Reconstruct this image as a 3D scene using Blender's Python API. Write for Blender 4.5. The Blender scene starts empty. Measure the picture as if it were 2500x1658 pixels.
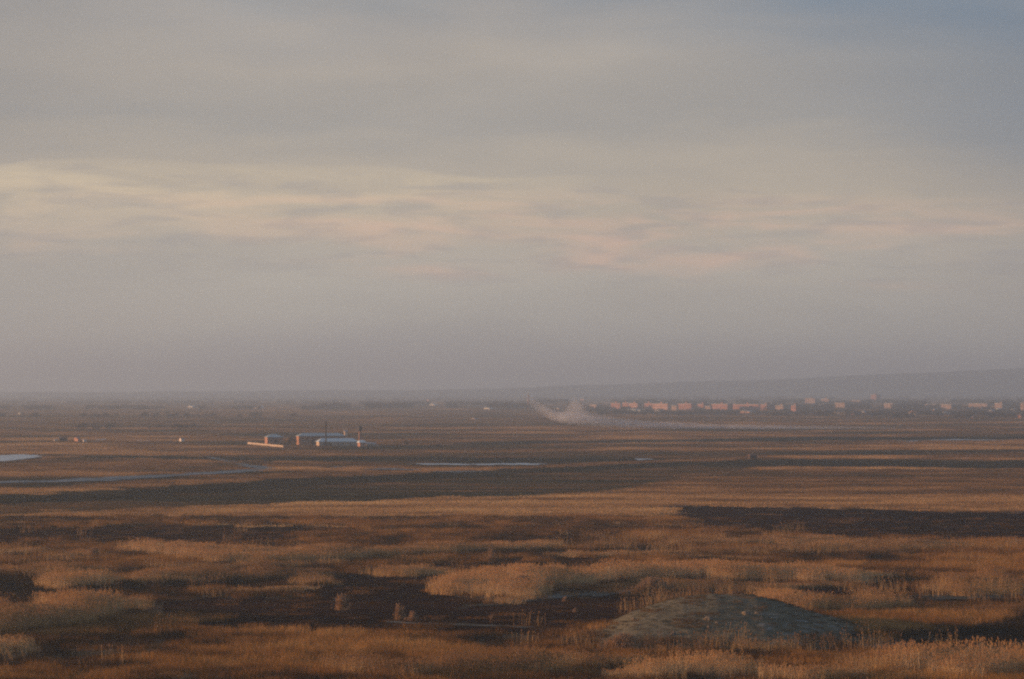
import bpy, bmesh, math, random
import numpy as np
from mathutils import Vector, Matrix
random.seed(7); RNG = np.random.default_rng(11)
SC = bpy.context.scene
COL = SC.collection
R = math.radians

# ------------------------------------------------------------------ camera
F = 2500*150/36.0; HZ = 948.0; CAMH = 24.0          # pixel focal length, horizon row and camera height
TILT = math.atan((HZ-829.0)/F)
cd = bpy.data.cameras.new("camera"); cam = bpy.data.objects.new("camera", cd); COL.objects.link(cam)
cd.sensor_width = 36; cd.lens = 150; cd.clip_start = 1; cd.clip_end = 90000
cam.location = (0, 0, CAMH); cam.rotation_euler = (R(90)+TILT, 0, 0)
SC.camera = cam

def at(px, py, dist=None, z=0.0):
    """a pixel of the 2500x1658 photo to the point where it meets the plane z (or to a given distance)"""
    x, y, zc = px-1250.0, F, 829.0-py
    c, s = math.cos(TILT), math.sin(TILT)
    d = Vector((x, y*c - zc*s, y*s + zc*c))
    t = (dist/d.y) if dist is not None else (z-CAMH)/d.z
    return Vector((0, 0, CAMH)) + d*t
def to_px(x, y, z=0.0):
    c, s = math.cos(TILT), math.sin(TILT)
    zz = z-CAMH
    v = y*c + zz*s; u = -y*s + zz*c
    return 1250.0 + F*x/v, 829.0 - F*u/v
def ppm(py): return (py-HZ)/CAMH                     # photo pixels per metre for something standing at that row

# ------------------------------------------------------------------ light
SUN_EL = 7.0
SUN_DIR = Vector((-math.cos(R(SUN_EL)), 0.10, math.sin(R(SUN_EL)))).normalized()
ld = bpy.data.lights.new("sun", 'SUN'); ld.energy = 5.0; ld.angle = R(0.5); ld.color = (1.0, 0.52, 0.23)
sun = bpy.data.objects.new("sun", ld); COL.objects.link(sun)
sun.rotation_euler = (-SUN_DIR).to_track_quat('-Z', 'Y').to_euler(); sun.location = (-50, 0, 80)

class NT:
    """small helper for node trees"""
    def __init__(s, tree): s.t = tree; s.n = tree.nodes; s.l = tree.links
    def new(s, typ, **kw):
        n = s.n.new(typ)
        for k, v in kw.items(): setattr(n, k, v)
        return n
    def link(s, a, b): s.l.new(a, b)
    def put(s, v, sock):
        if hasattr(v, 'is_output') or isinstance(v, bpy.types.NodeSocket): s.l.new(v, sock)
        else: sock.default_value = v
    def math(s, op, a, b=None, c=None, clamp=False):
        n = s.new('ShaderNodeMath', operation=op, use_clamp=clamp)
        s.put(a, n.inputs[0])
        if b is not None: s.put(b, n.inputs[1])
        if c is not None: s.put(c, n.inputs[2])
        return n.outputs[0]
    def mix(s, f, a, b, blend='MIX'):
        n = s.new('ShaderNodeMix', data_type='RGBA', blend_type=blend)
        s.put(f, n.inputs[0]); s.put(a, n.inputs[6]); s.put(b, n.inputs[7]); return n.outputs[2]
    def rng(s, v, a, b, c=0.0, d=1.0, smooth=True):
        n = s.new('ShaderNodeMapRange', interpolation_type='SMOOTHSTEP' if smooth else 'LINEAR')
        s.put(v, n.inputs[0])
        for i, q in zip((1, 2, 3, 4), (a, b, c, d)): s.put(q, n.inputs[i])
        return n.outputs[0]
    def noise(s, vec, scale, detail=3.0, rough=0.5, dist=0.0):
        n = s.new('ShaderNodeTexNoise'); s.link(vec, n.inputs['Vector'])
        n.inputs['Scale'].default_value = scale; n.inputs['Detail'].default_value = detail
        n.inputs['Roughness'].default_value = rough; n.inputs['Distortion'].default_value = dist
        return n.outputs['Fac']
    def ramp(s, v, stops):
        n = s.new('ShaderNodeValToRGB'); r = n.color_ramp
        while len(r.elements) > 1: r.elements.remove(r.elements[-1])
        r.elements[0].position = stops[0][0]; r.elements[0].color = (*stops[0][1], 1)
        for p, c in stops[1:]:
            e = r.elements.new(p); e.color = (*c, 1)
        s.put(v, n.inputs[0]); return n.outputs[0]
    def combine(s, x, y, z):
        n = s.new('ShaderNodeCombineXYZ'); s.put(x, n.inputs[0]); s.put(y, n.inputs[1]); s.put(z, n.inputs[2]); return n.outputs[0]
def lin(r, g, b):
    f = lambda c: (c/255/12.92) if c/255 <= 0.04045 else ((c/255+0.055)/1.055)**2.4
    return (f(r), f(g), f(b))

def make_world():
    w = bpy.data.worlds.new("World"); SC.world = w; w.use_nodes = True
    w.node_tree.nodes.clear(); N = NT(w.node_tree)
    out = N.new('ShaderNodeOutputWorld'); bg = N.new('ShaderNodeBackground'); N.link(bg.outputs[0], out.inputs[0])
    sky = N.new('ShaderNodeTexSky', sky_type='NISHITA'); sky.sun_disc = False
    sky.sun_elevation = R(SUN_EL); sky.sun_rotation = R(276); sky.dust_density = 2.0; sky.air_density = 1.0; sky.altitude = 100
    tc = N.new('ShaderNodeTexCoord'); sp = N.new('ShaderNodeSeparateXYZ'); N.link(tc.outputs['Generated'], sp.inputs[0])
    x, y, z = sp.outputs
    # overcast veil: thin at the zenith, thick towards the horizon, broken by drawn-out banks of cloud
    big = N.noise(N.combine(N.math('MULTIPLY', x, 9), N.math('MULTIPLY', y, 3), N.math('MULTIPLY', z, 34)), 1.0, 3, .55)
    soft = N.noise(N.combine(N.math('MULTIPLY', x, 22), y, N.math('MULTIPLY', z, 150)), 1.0, 5, .55, .6)
    fine = N.noise(N.combine(N.math('ADD', N.math('MULTIPLY', x, 55), 3.1), y, N.math('MULTIPLY', z, 330)), 1.0, 4, .5, .4)
    zw = N.math('ADD', z, N.math('MULTIPLY', N.math('SUBTRACT', soft, .5), .012))
    zw = N.math('ADD', zw, N.math('MULTIPLY', x, .022))
    zb = N.math('ADD', zw, N.math('MULTIPLY', N.math('SUBTRACT', big, .5), .03))
    veil = N.ramp(N.math('MULTIPLY', zb, 5.0), [(0.0, lin(160,156,156)), (.07, lin(182,176,164)), (.15, lin(180,171,158)), (.225, lin(178,166,150)), (.27, lin(170,161,149)),
                                              (.31, lin(155,151,146)), (.38, lin(166,158,149)), (.44, lin(154,150,147)), (.50, lin(138,144,150)), (.62, lin(162,172,192)), (1.0, (.56,.72,1.28))])
    # the top right corner opens to cold blue, the far left and right ends are duller
    tr = N.rng(N.math('ADD', N.math('MULTIPLY', x, 1.0), N.math('MULTIPLY', zb, 2.6)), .19, .38)
    veil = N.mix(N.math('MULTIPLY', tr, .85), veil, (*lin(92,118,142), 1))
    side = N.rng(N.math('ABSOLUTE', x), .05, .15)
    veil = N.mix(N.math('MULTIPLY', side, .38), veil, (*lin(118,120,126), 1))
    mott = N.noise(N.combine(N.math('MULTIPLY', x, 11), N.math('ADD', y, 4.0), N.math('MULTIPLY', z, 46)), 1.0, 4, .5, .3)
    veil = N.mix(N.rng(mott, .42, .75, 0, .22), veil, (*lin(122,122,124), 1))
    veil = N.mix(N.rng(mott, .50, .25, 0, .16), veil, (*lin(190,176,160), 1))
    # bank lit yellow from the left, firm upper edge that dissolves to the right
    edge = N.rng(zw, N.rng(x, -.04, .08, .0485, .0445), N.rng(x, -.04, .08, .0512, .0540), 1, 0)
    bank = N.math('MULTIPLY', edge, N.rng(zw, .026, .0475))
    bank = N.math('MULTIPLY', bank, N.rng(x, .03, -.03, .22, 1))
    bank = N.math('MULTIPLY', bank, N.rng(soft, .34, .62, .25, 1))
    c = N.mix(N.math('MULTIPLY', bank, .92), veil, (*lin(204,186,158), 1))
    # salmon banks lower and to the right
    pk = N.math('MULTIPLY', N.rng(zw, .024, .034), N.rng(zw, .049, .043))
    pk = N.math('MULTIPLY', pk, N.rng(soft, .40, .74))
    pk = N.math('MULTIPLY', pk, N.rng(N.math('ABSOLUTE', N.math('SUBTRACT', x, .03)), .13, .03, .25, 1))
    c = N.mix(N.math('MULTIPLY', pk, .85), c, (*lin(216,178,156), 1))
    gap = N.math('MULTIPLY', N.math('MULTIPLY', N.rng(zw, .020, .030), N.rng(zw, .052, .046)), N.rng(fine, .46, .66))
    c = N.mix(N.math('MULTIPLY', gap, .28), c, (*lin(142,140,144), 1))
    nish = N.mix(1.0, sky.outputs[0], (.085, .085, .085, 1), 'MULTIPLY')
    cover = N.rng(z, .10, .75, .94, .35)
    N.link(N.mix(cover, nish, c), bg.inputs[0]); bg.inputs[1].default_value = 1.0
make_world()
SC.view_settings.view_transform = 'Standard'; SC.view_settings.look = 'None'
SC.view_settings.exposure = 0.32; SC.view_settings.gamma = 1.0
cy = SC.cycles
cy.max_bounces = 6; cy.diffuse_bounces = 2; cy.glossy_bounces = 2; cy.transmission_bounces = 3; cy.transparent_max_bounces = 6
cy.volume_bounces = 3; cy.filter_width = 2.2; cy.volume_max_steps = 256
cy.use_denoising = False

# ------------------------------------------------------------------ materials
def mat(name):
    m = bpy.data.materials.new(name); m.use_nodes = True; m.node_tree.nodes.clear()
    N = NT(m.node_tree); out = N.new('ShaderNodeOutputMaterial'); return m, N, out
def surf(name, ca, cb, scale=1.0, rough=.9, bump=0.0, bscale=None, cc=None, stretch=(1, 1, 1), detail=5):
    m, N, out = mat(name)
    p = N.new('ShaderNodeBsdfPrincipled'); N.link(p.outputs[0], out.inputs[0])
    tc = N.new('ShaderNodeTexCoord'); mp = N.new('ShaderNodeMapping'); mp.inputs['Scale'].default_value = stretch
    N.link(tc.outputs['Object'], mp.inputs[0]); v = mp.outputs[0]
    f = N.noise(v, scale, detail, .6)
    stops = [(.32, ca), (.68, cb)] if cc is None else [(.28, ca), (.5, cb), (.72, cc)]
    N.link(N.ramp(f, stops), p.inputs['Base Color']); p.inputs['Roughness'].default_value = rough
    p.inputs['Specular IOR Level'].default_value = .25
    if bump:
        b = N.new('ShaderNodeBump'); b.inputs['Strength'].default_value = bump; b.inputs['Distance'].default_value = .3
        N.link(N.noise(v, bscale or scale*4, 4, .6), b.inputs['Height']); N.link(b.outputs[0], p.inputs['Normal'])
    return m
def ground_mat(name, stops, s1=.010, s2=.12, s3=1.6, bump=.6, rough=.95, wetness=0.0):
    m, N, out = mat(name)
    p = N.new('ShaderNodeBsdfPrincipled'); N.link(p.outputs[0], out.inputs[0])
    if not wetness: p.inputs['Specular IOR Level'].default_value = 0.0
    g = N.new('ShaderNodeNewGeometry'); v = g.outputs['Position']
    a = N.noise(v, s1, 4, .55); b = N.noise(v, s2, 4, .6); c = N.noise(v, s3, 3, .6)
    f = N.math('ADD', N.math('MULTIPLY', a, .45), N.math('ADD', N.math('MULTIPLY', b, .35), N.math('MULTIPLY', c, .20)))
    N.link(N.ramp(f, stops), p.inputs['Base Color']); p.inputs['Roughness'].default_value = rough
    p.inputs['Specular IOR Level'].default_value = wetness
    bp = N.new('ShaderNodeBump'); bp.inputs['Strength'].default_value = bump; bp.inputs['Distance'].default_value = .5
    N.link(N.math('ADD', c, b), bp.inputs['Height']); N.link(bp.outputs[0], p.inputs['Normal'])
    return m
def veg_mat(name, stops, transl=.25):
    """dry stems; the colour comes from the 'tint' each tuft carries, with variation from tuft to tuft"""
    m, N, out = mat(name)
    at_ = N.new('ShaderNodeAttribute', attribute_type='INSTANCER', attribute_name='tint')
    oi = N.new('ShaderNodeObjectInfo')
    f = N.math('ADD', at_.outputs['Fac'], N.math('MULTIPLY', N.math('SUBTRACT', oi.outputs['Random'], .5), .16))
    col = N.ramp(f, stops)
    d = N.new('ShaderNodeBsdfDiffuse'); t = N.new('ShaderNodeBsdfTranslucent')
    N.link(col, d.inputs[0]); N.link(col, t.inputs[0])
    mx = N.new('ShaderNodeMixShader'); mx.inputs[0].default_value = transl
    N.link(d.outputs[0], mx.inputs[1]); N.link(t.outputs[0], mx.inputs[2]); N.link(mx.outputs[0], out.inputs[0])
    return m
def clump_mat(name, c1, c2, transl=.25):
    m, N, out = mat(name)
    g = N.new('ShaderNodeNewGeometry')
    col = N.ramp(N.noise(g.outputs['Position'], 2.5, 2, .6), [(.35, c1), (.65, c2)])
    d = N.new('ShaderNodeBsdfDiffuse'); t = N.new('ShaderNodeBsdfTranslucent')
    N.link(col, d.inputs[0]); N.link(col, t.inputs[0])
    mx = N.new('ShaderNodeMixShader'); mx.inputs[0].default_value = transl
    N.link(d.outputs[0], mx.inputs[1]); N.link(t.outputs[0], mx.inputs[2]); N.link(mx.outputs[0], out.inputs[0])
    return m

M = {}
M['ground'] = ground_mat('ground_soil', [(.36, (.045,.036,.026)), (.46, (.10,.066,.040)), (.55, (.17,.105,.058)), (.66, (.24,.15,.082))])
M['burnt'] = ground_mat('burnt_soil', [(.36, (.010,.007,.006)), (.5, (.026,.013,.010)), (.64, (.062,.028,.017))], .02, .25, 2.5, .3)
M['dark'] = ground_mat('dark_soil', [(.36, (.012,.014,.013)), (.55, (.024,.027,.022)), (.68, (.040,.038,.028))], .01, .1, 1.5, .3)  # darker ground colour for the rim strip, bands and front patches
M['olive'] = ground_mat('olive_field_soil', [(.36, (.040,.048,.032)), (.5, (.070,.078,.048)), (.64, (.11,.11,.066))], .01, .08, 1.2, .5)
M['tan'] = ground_mat('tan_meadow_soil', [(.36, (.08,.055,.040)), (.5, (.14,.090,.058)), (.64, (.24,.15,.085))], .01, .08, 1.2, .7)
M['rust'] = ground_mat('rusty_meadow_soil', [(.36, (.07,.032,.018)), (.5, (.14,.06,.028)), (.64, (.22,.10,.045))], .01, .08, 1.2, .7)
M['salt'] = ground_mat('pale_mud_crust', [(.38, (.035,.034,.028)), (.52, (.10,.10,.085)), (.62, (.22,.22,.20))], .05, .6, 3.0, .3)
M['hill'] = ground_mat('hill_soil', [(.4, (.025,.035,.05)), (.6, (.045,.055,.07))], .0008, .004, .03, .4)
def water_mat():
    m, N, out = mat('water'); p = N.new('ShaderNodeBsdfPrincipled'); N.link(p.outputs[0], out.inputs[0])
    p.inputs['Base Color'].default_value = (.08,.10,.12,1); p.inputs['Roughness'].default_value = .22
    g = N.new('ShaderNodeNewGeometry'); b = N.new('ShaderNodeBump'); b.inputs['Strength'].default_value = .06
    N.link(N.noise(g.outputs['Position'], 1.2, 3), b.inputs['Height']); N.link(b.outputs[0], p.inputs['Normal']); return m
M['water'] = water_mat()
M['mud'] = ground_mat('wet_mud', [(.42, (.05,.065,.065)), (.56, (.09,.115,.12)), (.62, (.30,.34,.36))], .03, .25, 2.0, .3, .6, .25)
M['plaster'] = surf('pale_plaster', (.36,.29,.22), (.56,.45,.35), .8, .9)
M['pink_plaster'] = surf('pinkish_plaster', (.30,.15,.09), (.42,.23,.15), .7, .9)
M['tuff'] = surf('rose_tuff_stone', (.28,.14,.09), (.42,.23,.16), .5, .9)
M['brick'] = surf('worn_brick', (.20,.09,.06), (.34,.17,.11), .6, .9)
M['white'] = surf('whitewash', (.60,.57,.52), (.78,.74,.68), 1.2, .9)
M['sheet'] = surf('blue_grey_sheet_roof', (.42,.54,.58), (.55,.66,.69), .5, .45, stretch=(.3, 2, 1))
M['sheet_dull'] = surf('dull_sheet_roof', (.25,.34,.37), (.36,.45,.48), .5, .5, stretch=(.3, 2, 1))
M['mast_steel'] = surf('dark_mast_steel', (.018,.017,.018), (.035,.03,.03), 2, .7)
M['slate'] = surf('grey_asbestos_roof', (.24,.27,.29), (.38,.41,.43), .5, .7)
M['rustroof'] = surf('rusty_sheet_roof', (.13,.07,.05), (.22,.12,.09), .7, .7)
M['metal'] = surf('rusted_steel', (.09,.06,.05), (.16,.11,.08), 2.0, .7)
M['tank'] = surf('dark_painted_steel', (.035,.035,.038), (.07,.06,.055), 1.5, .6)
M['wood'] = surf('weathered_wood', (.04,.03,.024), (.09,.065,.045), 2.0, .9, stretch=(1, 1, .2))
M['glass'] = surf('dark_window_glass', (.02,.025,.03), (.04,.045,.05), 1.0, .2)
M['concrete'] = surf('stained_concrete', (.34,.28,.22), (.50,.42,.34), .4, .9)
M['stone'] = surf('pale_field_stone', (.14,.12,.09), (.30,.25,.19), 3.0, .95, .8, 6)
M['bark'] = surf('grey_bark', (.05,.04,.033), (.10,.08,.06), 2, .95)
M['twig'] = clump_mat('bare_twigs', (.035,.026,.022), (.085,.055,.040), .1)
M['twig2'] = clump_mat('dark_twigs', (.020,.018,.017), (.045,.034,.028), .1)
VS = [(0.0, (.016,.020,.015)), (.25, (.058,.056,.036)), (.45, (.17,.098,.045)), (.65, (.44,.27,.120)), (.85, (.62,.42,.19)), (1.0, (.72,.52,.28))]
RS = [(0.0, (.016,.014,.010)), (.3, (.056,.032,.015)), (.6, (.27,.135,.040)), (1.0, (.46,.26,.09))]
M['reed'] = veg_mat('reed_stem', VS, .38)
M['plume'] = veg_mat('reed_plume', [(0.0, (.05,.038,.028)), (.5, (.29,.165,.075)), (1.0, (.60,.375,.17))], .3)
M['sedge'] = veg_mat('sedge_blade', RS, .25)
M['grass'] = veg_mat('grass_blade', VS, .25)
M['clump_stem'] = clump_mat('clump_stem', (.30,.18,.09), (.48,.31,.16))
M['clump_plume'] = clump_mat('clump_plume', (.28,.19,.12), (.50,.34,.21), .3)

# ------------------------------------------------------------------ object helpers
def tag(o, label=None, cat=None, group=None, kind=None):
    if label: o['label'] = label
    if cat: o['category'] = cat
    if group: o['group'] = group
    if kind: o['kind'] = kind
    return o
def mesh_obj(name, verts, faces, mats, parent=None, fm=None, smooth=False):
    me = bpy.data.meshes.new(name); me.from_pydata([tuple(v) for v in verts], [], faces); me.update()
    for m in (mats if isinstance(mats, (list, tuple)) else [mats]): me.materials.append(m)
    if fm is not None: me.polygons.foreach_set('material_index', fm)
    if smooth: me.polygons.foreach_set('use_smooth', [True]*len(me.polygons))
    o = bpy.data.objects.new(name, me); COL.objects.link(o)
    if parent: o.parent = parent
    return o
def bm_obj(name, bm, m, parent=None, smooth=False):
    bmesh.ops.recalc_face_normals(bm, faces=bm.faces)
    me = bpy.data.meshes.new(name); bm.to_mesh(me); bm.free(); me.materials.append(m)
    if smooth: me.polygons.foreach_set('use_smooth', [True]*len(me.polygons))
    o = bpy.data.objects.new(name, me); COL.objects.link(o)
    if parent: o.parent = parent
    return o
def empty(name, loc, rz=0.0):
    o = bpy.data.objects.new(name, None); COL.objects.link(o); o.location = loc; o.rotation_euler = (0, 0, rz); o.empty_display_size = .5
    return o
def bx(bm, x0, x1, y0, y1, z0, z1, bevel=0.0):
    vs = [bm.verts.new(p) for p in ((x0,y0,z0),(x1,y0,z0),(x1,y1,z0),(x0,y1,z0),(x0,y0,z1),(x1,y0,z1),(x1,y1,z1),(x0,y1,z1))]
    fs = [bm.faces.new([vs[i] for i in f]) for f in ((3,2,1,0),(4,5,6,7),(0,1,5,4),(1,2,6,5),(2,3,7,6),(3,0,4,7))]
    if bevel: bmesh.ops.bevel(bm, geom=list({e for f in fs for e in f.edges}), offset=bevel, segments=1, affect='EDGES')
def tube(bm, a, b, r0, r1, n=8, cap=True):
    a, b = Vector(a), Vector(b); d = (b-a).normalized(); u = d.orthogonal().normalized(); w = d.cross(u)
    ra = [bm.verts.new(a+(u*math.cos(t)+w*math.sin(t))*r0) for t in [2*math.pi*i/n for i in range(n)]]
    rb = [bm.verts.new(b+(u*math.cos(t)+w*math.sin(t))*r1) for t in [2*math.pi*i/n for i in range(n)]]
    for i in range(n): bm.faces.new((ra[i], ra[(i+1) % n], rb[(i+1) % n], rb[i]))
    if cap: bm.faces.new(ra[::-1]); bm.faces.new(rb)
def lathe(bm, prof, n=16, cx=0, cy=0):
    rings = []
    for r, z in prof:
        rings.append([bm.verts.new((cx+max(r,1e-3)*math.cos(2*math.pi*i/n), cy+max(r,1e-3)*math.sin(2*math.pi*i/n), z)) for i in range(n)])
    for a, b in zip(rings, rings[1:]):
        for i in range(n): bm.faces.new((a[i], a[(i+1) % n], b[(i+1) % n], b[i]))
    bm.faces.new(rings[0][::-1]); bm.faces.new(rings[-1])

# value noise, smooth, for layout and relief
def vnoise(x, y, seed=0):
    x = np.asarray(x, float); y = np.asarray(y, float)
    xi = np.floor(x).astype(np.int64); yi = np.floor(y).astype(np.int64); fx = x-xi; fy = y-yi
    fx = fx*fx*(3-2*fx); fy = fy*fy*(3-2*fy)
    def h(a, b):
        n = (a*374761393 + b*668265263 + seed*982451653) & 0x7fffffff
        n = ((n ^ (n >> 13))*1274126177) & 0x7fffffff
        return ((n ^ (n >> 16)) & 0xffff)/65535.0
    return (h(xi,yi)*(1-fx)+h(xi+1,yi)*fx)*(1-fy) + (h(xi,yi+1)*(1-fx)+h(xi+1,yi+1)*fx)*fy
def fbm(x, y, seed=0, oct=4):
    s = 0; a = .5; t = 0
    for i in range(oct): s = s+a*vnoise(np.asarray(x)*2**i+17.3*i, np.asarray(y)*2**i-9.1*i, seed+i); t += a; a *= .5
    return s/t

# ------------------------------------------------------------------ haze: even air round everything
def make_haze():
    m, N, out = mat('haze_air'); v = N.new('ShaderNodeVolumePrincipled')
    v.inputs['Color'].default_value = (.68, .865, 1.0, 1); v.inputs['Density'].default_value = 1.7e-4; v.inputs['Anisotropy'].default_value = .5
    N.link(v.outputs[0], out.inputs['Volume'])
    bm = bmesh.new(); bx(bm, -20000, 20000, -3000, 36000, -1.6, 140)
    tag(bm_obj('haze', bm, m), 'pale evening haze hanging over the whole plain', 'haze', kind='stuff')

# ------------------------------------------------------------------ terrain
mesh_obj('ground', [(-19000,-2500,0),(19000,-2500,0),(19000,35000,0),(-19000,35000,0)], [(0,1,2,3)], M['ground'])['kind'] = 'structure'

MX = [(1385,0),(1440,5),(1480,18),(1540,46),(1600,63),(1660,77),(1740,86),(1840,84),(1900,72),(1960,53),(2020,37),(2080,21),(2150,10),(2230,4),(2310,0)]
MD = 417.0
MXW = [((p-1250)/F*MD, h/22.4) for p, h in MX]
def mound_z(x, y, detail=False):
    x = np.asarray(x, float); y = np.asarray(y, float)
    hx = np.interp(x, [a for a, b in MXW], [b for a, b in MXW])
    dy = y-MD-1.5*(x-19)/12
    g = np.where(dy < 0, np.clip(1-(dy/-27.0)**2, 0, 1), np.clip(1-(dy/20.0)**2, 0, 1))
    z = hx*g**1.1
    if detail:
        z = z + np.clip(z, 0, .6)/.6*((fbm(x/2.1, y/2.1, 5)-.5)*.20 + (fbm(x/.33, y/.33, 9, 3)-.5)*.12 + (fbm(x/5.5, y/9, 31, 2)-.5)*.35)
    return z
def make_mound():
    nx, ny = 200, 190
    xs = np.linspace(MXW[0][0]-.5, MXW[-1][0]+.5, nx); ys = np.linspace(MD-30, MD+23, ny)
    X, Y = np.meshgrid(xs, ys); Z = mound_z(X, Y, True)
    Z = np.where(Z < .04, -.25, Z)
    V = np.stack([X.ravel(), Y.ravel(), Z.ravel()], 1)
    Fc = [(j*nx+i, j*nx+i+1, (j+1)*nx+i+1, (j+1)*nx+i) for j in range(ny-1) for i in range(nx-1)]
    m, N, out = mat('mound_turf')
    p = N.new('ShaderNodeBsdfPrincipled'); N.link(p.outputs[0], out.inputs[0]); p.inputs['Roughness'].default_value = .95
    p.inputs['Specular IOR Level'].default_value = .1
    g = N.new('ShaderNodeNewGeometry'); v = g.outputs['Position']
    sp = N.new('ShaderNodeSeparateXYZ'); N.link(v, sp.inputs[0])
    base = N.ramp(N.noise(v, .9, 6, .65), [(.28, (.066,.066,.046)), (.5, (.120,.112,.074)), (.72, (.18,.155,.10))])
    # washed-out pale gypsum patches, mostly on the right flank
    wv = N.combine(N.math('MULTIPLY', sp.outputs[0], .55), N.math('MULTIPLY', sp.outputs[1], .35), N.math('MULTIPLY', sp.outputs[2], 2.4))
    w = N.math('MULTIPLY', N.rng(N.noise(wv, 1.0, 5, .62), .54, .62), N.rng(sp.outputs[0], 20, 25, .12, 1))
    w = N.math('MULTIPLY', w, N.rng(sp.outputs[2], 3.0, 2.2))
    N.link(N.mix(N.math('MULTIPLY', w, .6), base, (.28,.29,.28,1)), p.inputs['Base Color'])
    b = N.new('ShaderNodeBump'); b.inputs['Strength'].default_value = .8; b.inputs['Distance'].default_value = .15
    N.link(N.noise(v, 5, 4, .6), b.inputs['Height']); N.link(b.outputs[0], p.inputs['Normal'])
    o = mesh_obj('terrain_mound', V, Fc, m, smooth=True); o['kind'] = 'structure'
make_mound()

def ragged(poly, step=14.0, amp=2.4, seed=0):
    """polygon in photo rows/columns -> ragged outline on the ground"""
    pts = []
    n = len(poly)
    for i in range(n):
        a, b = poly[i], poly[(i+1) % n]
        L = math.hypot(b[0]-a[0], b[1]-a[1]); k = max(1, int(L/step))
        for j in range(k):
            t = j/k; pts.append((a[0]+(b[0]-a[0])*t, a[1]+(b[1]-a[1])*t))
    pts = np.array(pts)
    s = np.clip((pts[:,1]-HZ)/400.0, .06, 1)*amp*1.6
    q = np.arange(len(pts))
    pts[:,0] += (fbm(q*.6, q*0+seed*3.3, seed, 2)-.5)*step*1.4
    pts[:,1] += (fbm(q*.45, q*0+seed*7.7+50, seed+3, 3)-.5)*2*s*2
    return pts
def sheet(name, poly, m, lift, seed=0, step=14.0, amp=2.4, label=None):
    pts = ragged(poly, step, amp, seed)
    bm = bmesh.new(); vs = []
    for px, py in pts:
        p = at(px, max(py, HZ+6)); p.z = lift; vs.append(bm.verts.new(p))
    es = [bm.edges.new((vs[i], vs[(i+1) % len(vs)])) for i in range(len(vs))]
    bmesh.ops.triangle_fill(bm, use_beauty=True, edges=es)
    for f in bm.faces:
        if f.normal.z < 0: f.normal_flip()
    me = bpy.data.meshes.new(name); bm.to_mesh(me); bm.free(); me.materials.append(m)
    o = bpy.data.objects.new(name, me); COL.objects.link(o); o['kind'] = 'structure'
    if label: o['label'] = label
    return o

# land cover, as seen: name, ground, outline.  The same outlines steer what grows there.
P = {}
P['olive'] = [(-150,1216),(300,1194),(635,1174),(1058,1154),(1586,1132),(1798,1125),(1850,1147),(1692,1163),(1586,1190),(1480,1206),(1163,1217),(846,1226),(529,1238),(0,1258),(-150,1266)]
P['olive_rim'] = [(-150,1216),(300,1194),(635,1174),(1058,1154),(1586,1132),(1798,1124),(1798,1131),(1586,1143),(1163,1165),(900,1182),(635,1196),(300,1218),(-150,1238)]  # darker strip along the upper edge of the olive field
P['band_right'] = [(1690,1136),(1798,1122),(2100,1121),(2400,1125),(2650,1124),(2650,1150),(2400,1148),(2150,1143),(1900,1142)]
P['band_mid'] = [(150,1114),(400,1113),(620,1117),(900,1117),(1250,1118),(1480,1122),(1640,1120),(1640,1126),(1480,1131),(1250,1133),(1000,1131),(800,1131),(620,1129),(400,1124),(150,1122)]
P['band_far'] = [(1080,1082),(1250,1078),(1440,1077),(1980,1068),(2650,1067),(2650,1074),(2100,1077),(1700,1081),(1440,1084),(1250,1087),(1080,1087)]
P['band_thin'] = [(2000,1109),(2200,1103),(2400,1100),(2650,1098),(2650,1102),(2400,1105),(2200,1109),(2000,1113)]
P['orange_left'] = [(-150,1090),(0,1086),(150,1080),(260,1088),(380,1108),(250,1112),(0,1109),(-150,1110)]
P['orange_left_low'] = [(-150,1140),(0,1136),(180,1128),(330,1128),(360,1120),(380,1127),(520,1118),(540,1132),(420,1148),(220,1156),(60,1166),(-150,1170)]
P['orange_rim'] = [(-150,1202),(300,1184),(635,1163),(840,1150),(1058,1147),(1300,1140),(1586,1126),(1798,1118),(1798,1124),(1586,1132),(1058,1154),(635,1173),(300,1194),(-150,1216)]
P['meadow'] = [(-150,1266),(0,1258),(529,1238),(846,1226),(1163,1217),(1480,1206),(1586,1190),(1692,1163),(1850,1149),(2150,1146),(2650,1152),(2650,1252),(2300,1249),(2000,1238),(1700,1236),(1625,1240),(1640,1262),(1690,1280),(1400,1292),(1100,1290),(800,1290),(400,1282),(-150,1280)]
P['burnt_right'] = [(1625,1240),(1700,1236),(2000,1240),(2300,1250),(2650,1254),(2650,1330),(2400,1325),(2150,1316),(1950,1312),(1850,1300),(1690,1300),(1400,1288),(1620,1282),(1690,1284),(1660,1268)]
P['burnt_left'] = [(-150,1284),(150,1288),(400,1280),(700,1286),(980,1292),(980,1302),(820,1300),(760,1310),(700,1330),(560,1336),(420,1330),(300,1322),(100,1326),(-150,1330)]
P['burnt_mid'] = [(740,1420),(860,1400),(1000,1385),(1150,1366),(1290,1362),(1500,1362),(1500,1372),(1200,1378),(1140,1396),(1110,1430),(1115,1458),(1180,1464),(1110,1486),(1200,1482),(1300,1466),(1500,1456),(1700,1448),(1950,1440),(2200,1424),(2260,1442),(1900,1480),(1600,1530),(1480,1548),(1200,1540),(950,1540),(820,1545),(500,1545),(400,1500),(400,1465),(700,1462),(760,1455)]
P['rust_right'] = [(2280,1330),(2650,1330),(2650,1400),(2420,1402),(2250,1396),(2200,1350)]
P['dark_front_left'] = [(-150,1410),(60,1412),(150,1425),(500,1420),(620,1408),(640,1425),(500,1448),(200,1456),(-150,1462)]
P['dark_front_right'] = [(2160,1548),(2380,1540),(2400,1510),(2650,1500),(2650,1600),(2150,1600),(2080,1580)]
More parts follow.
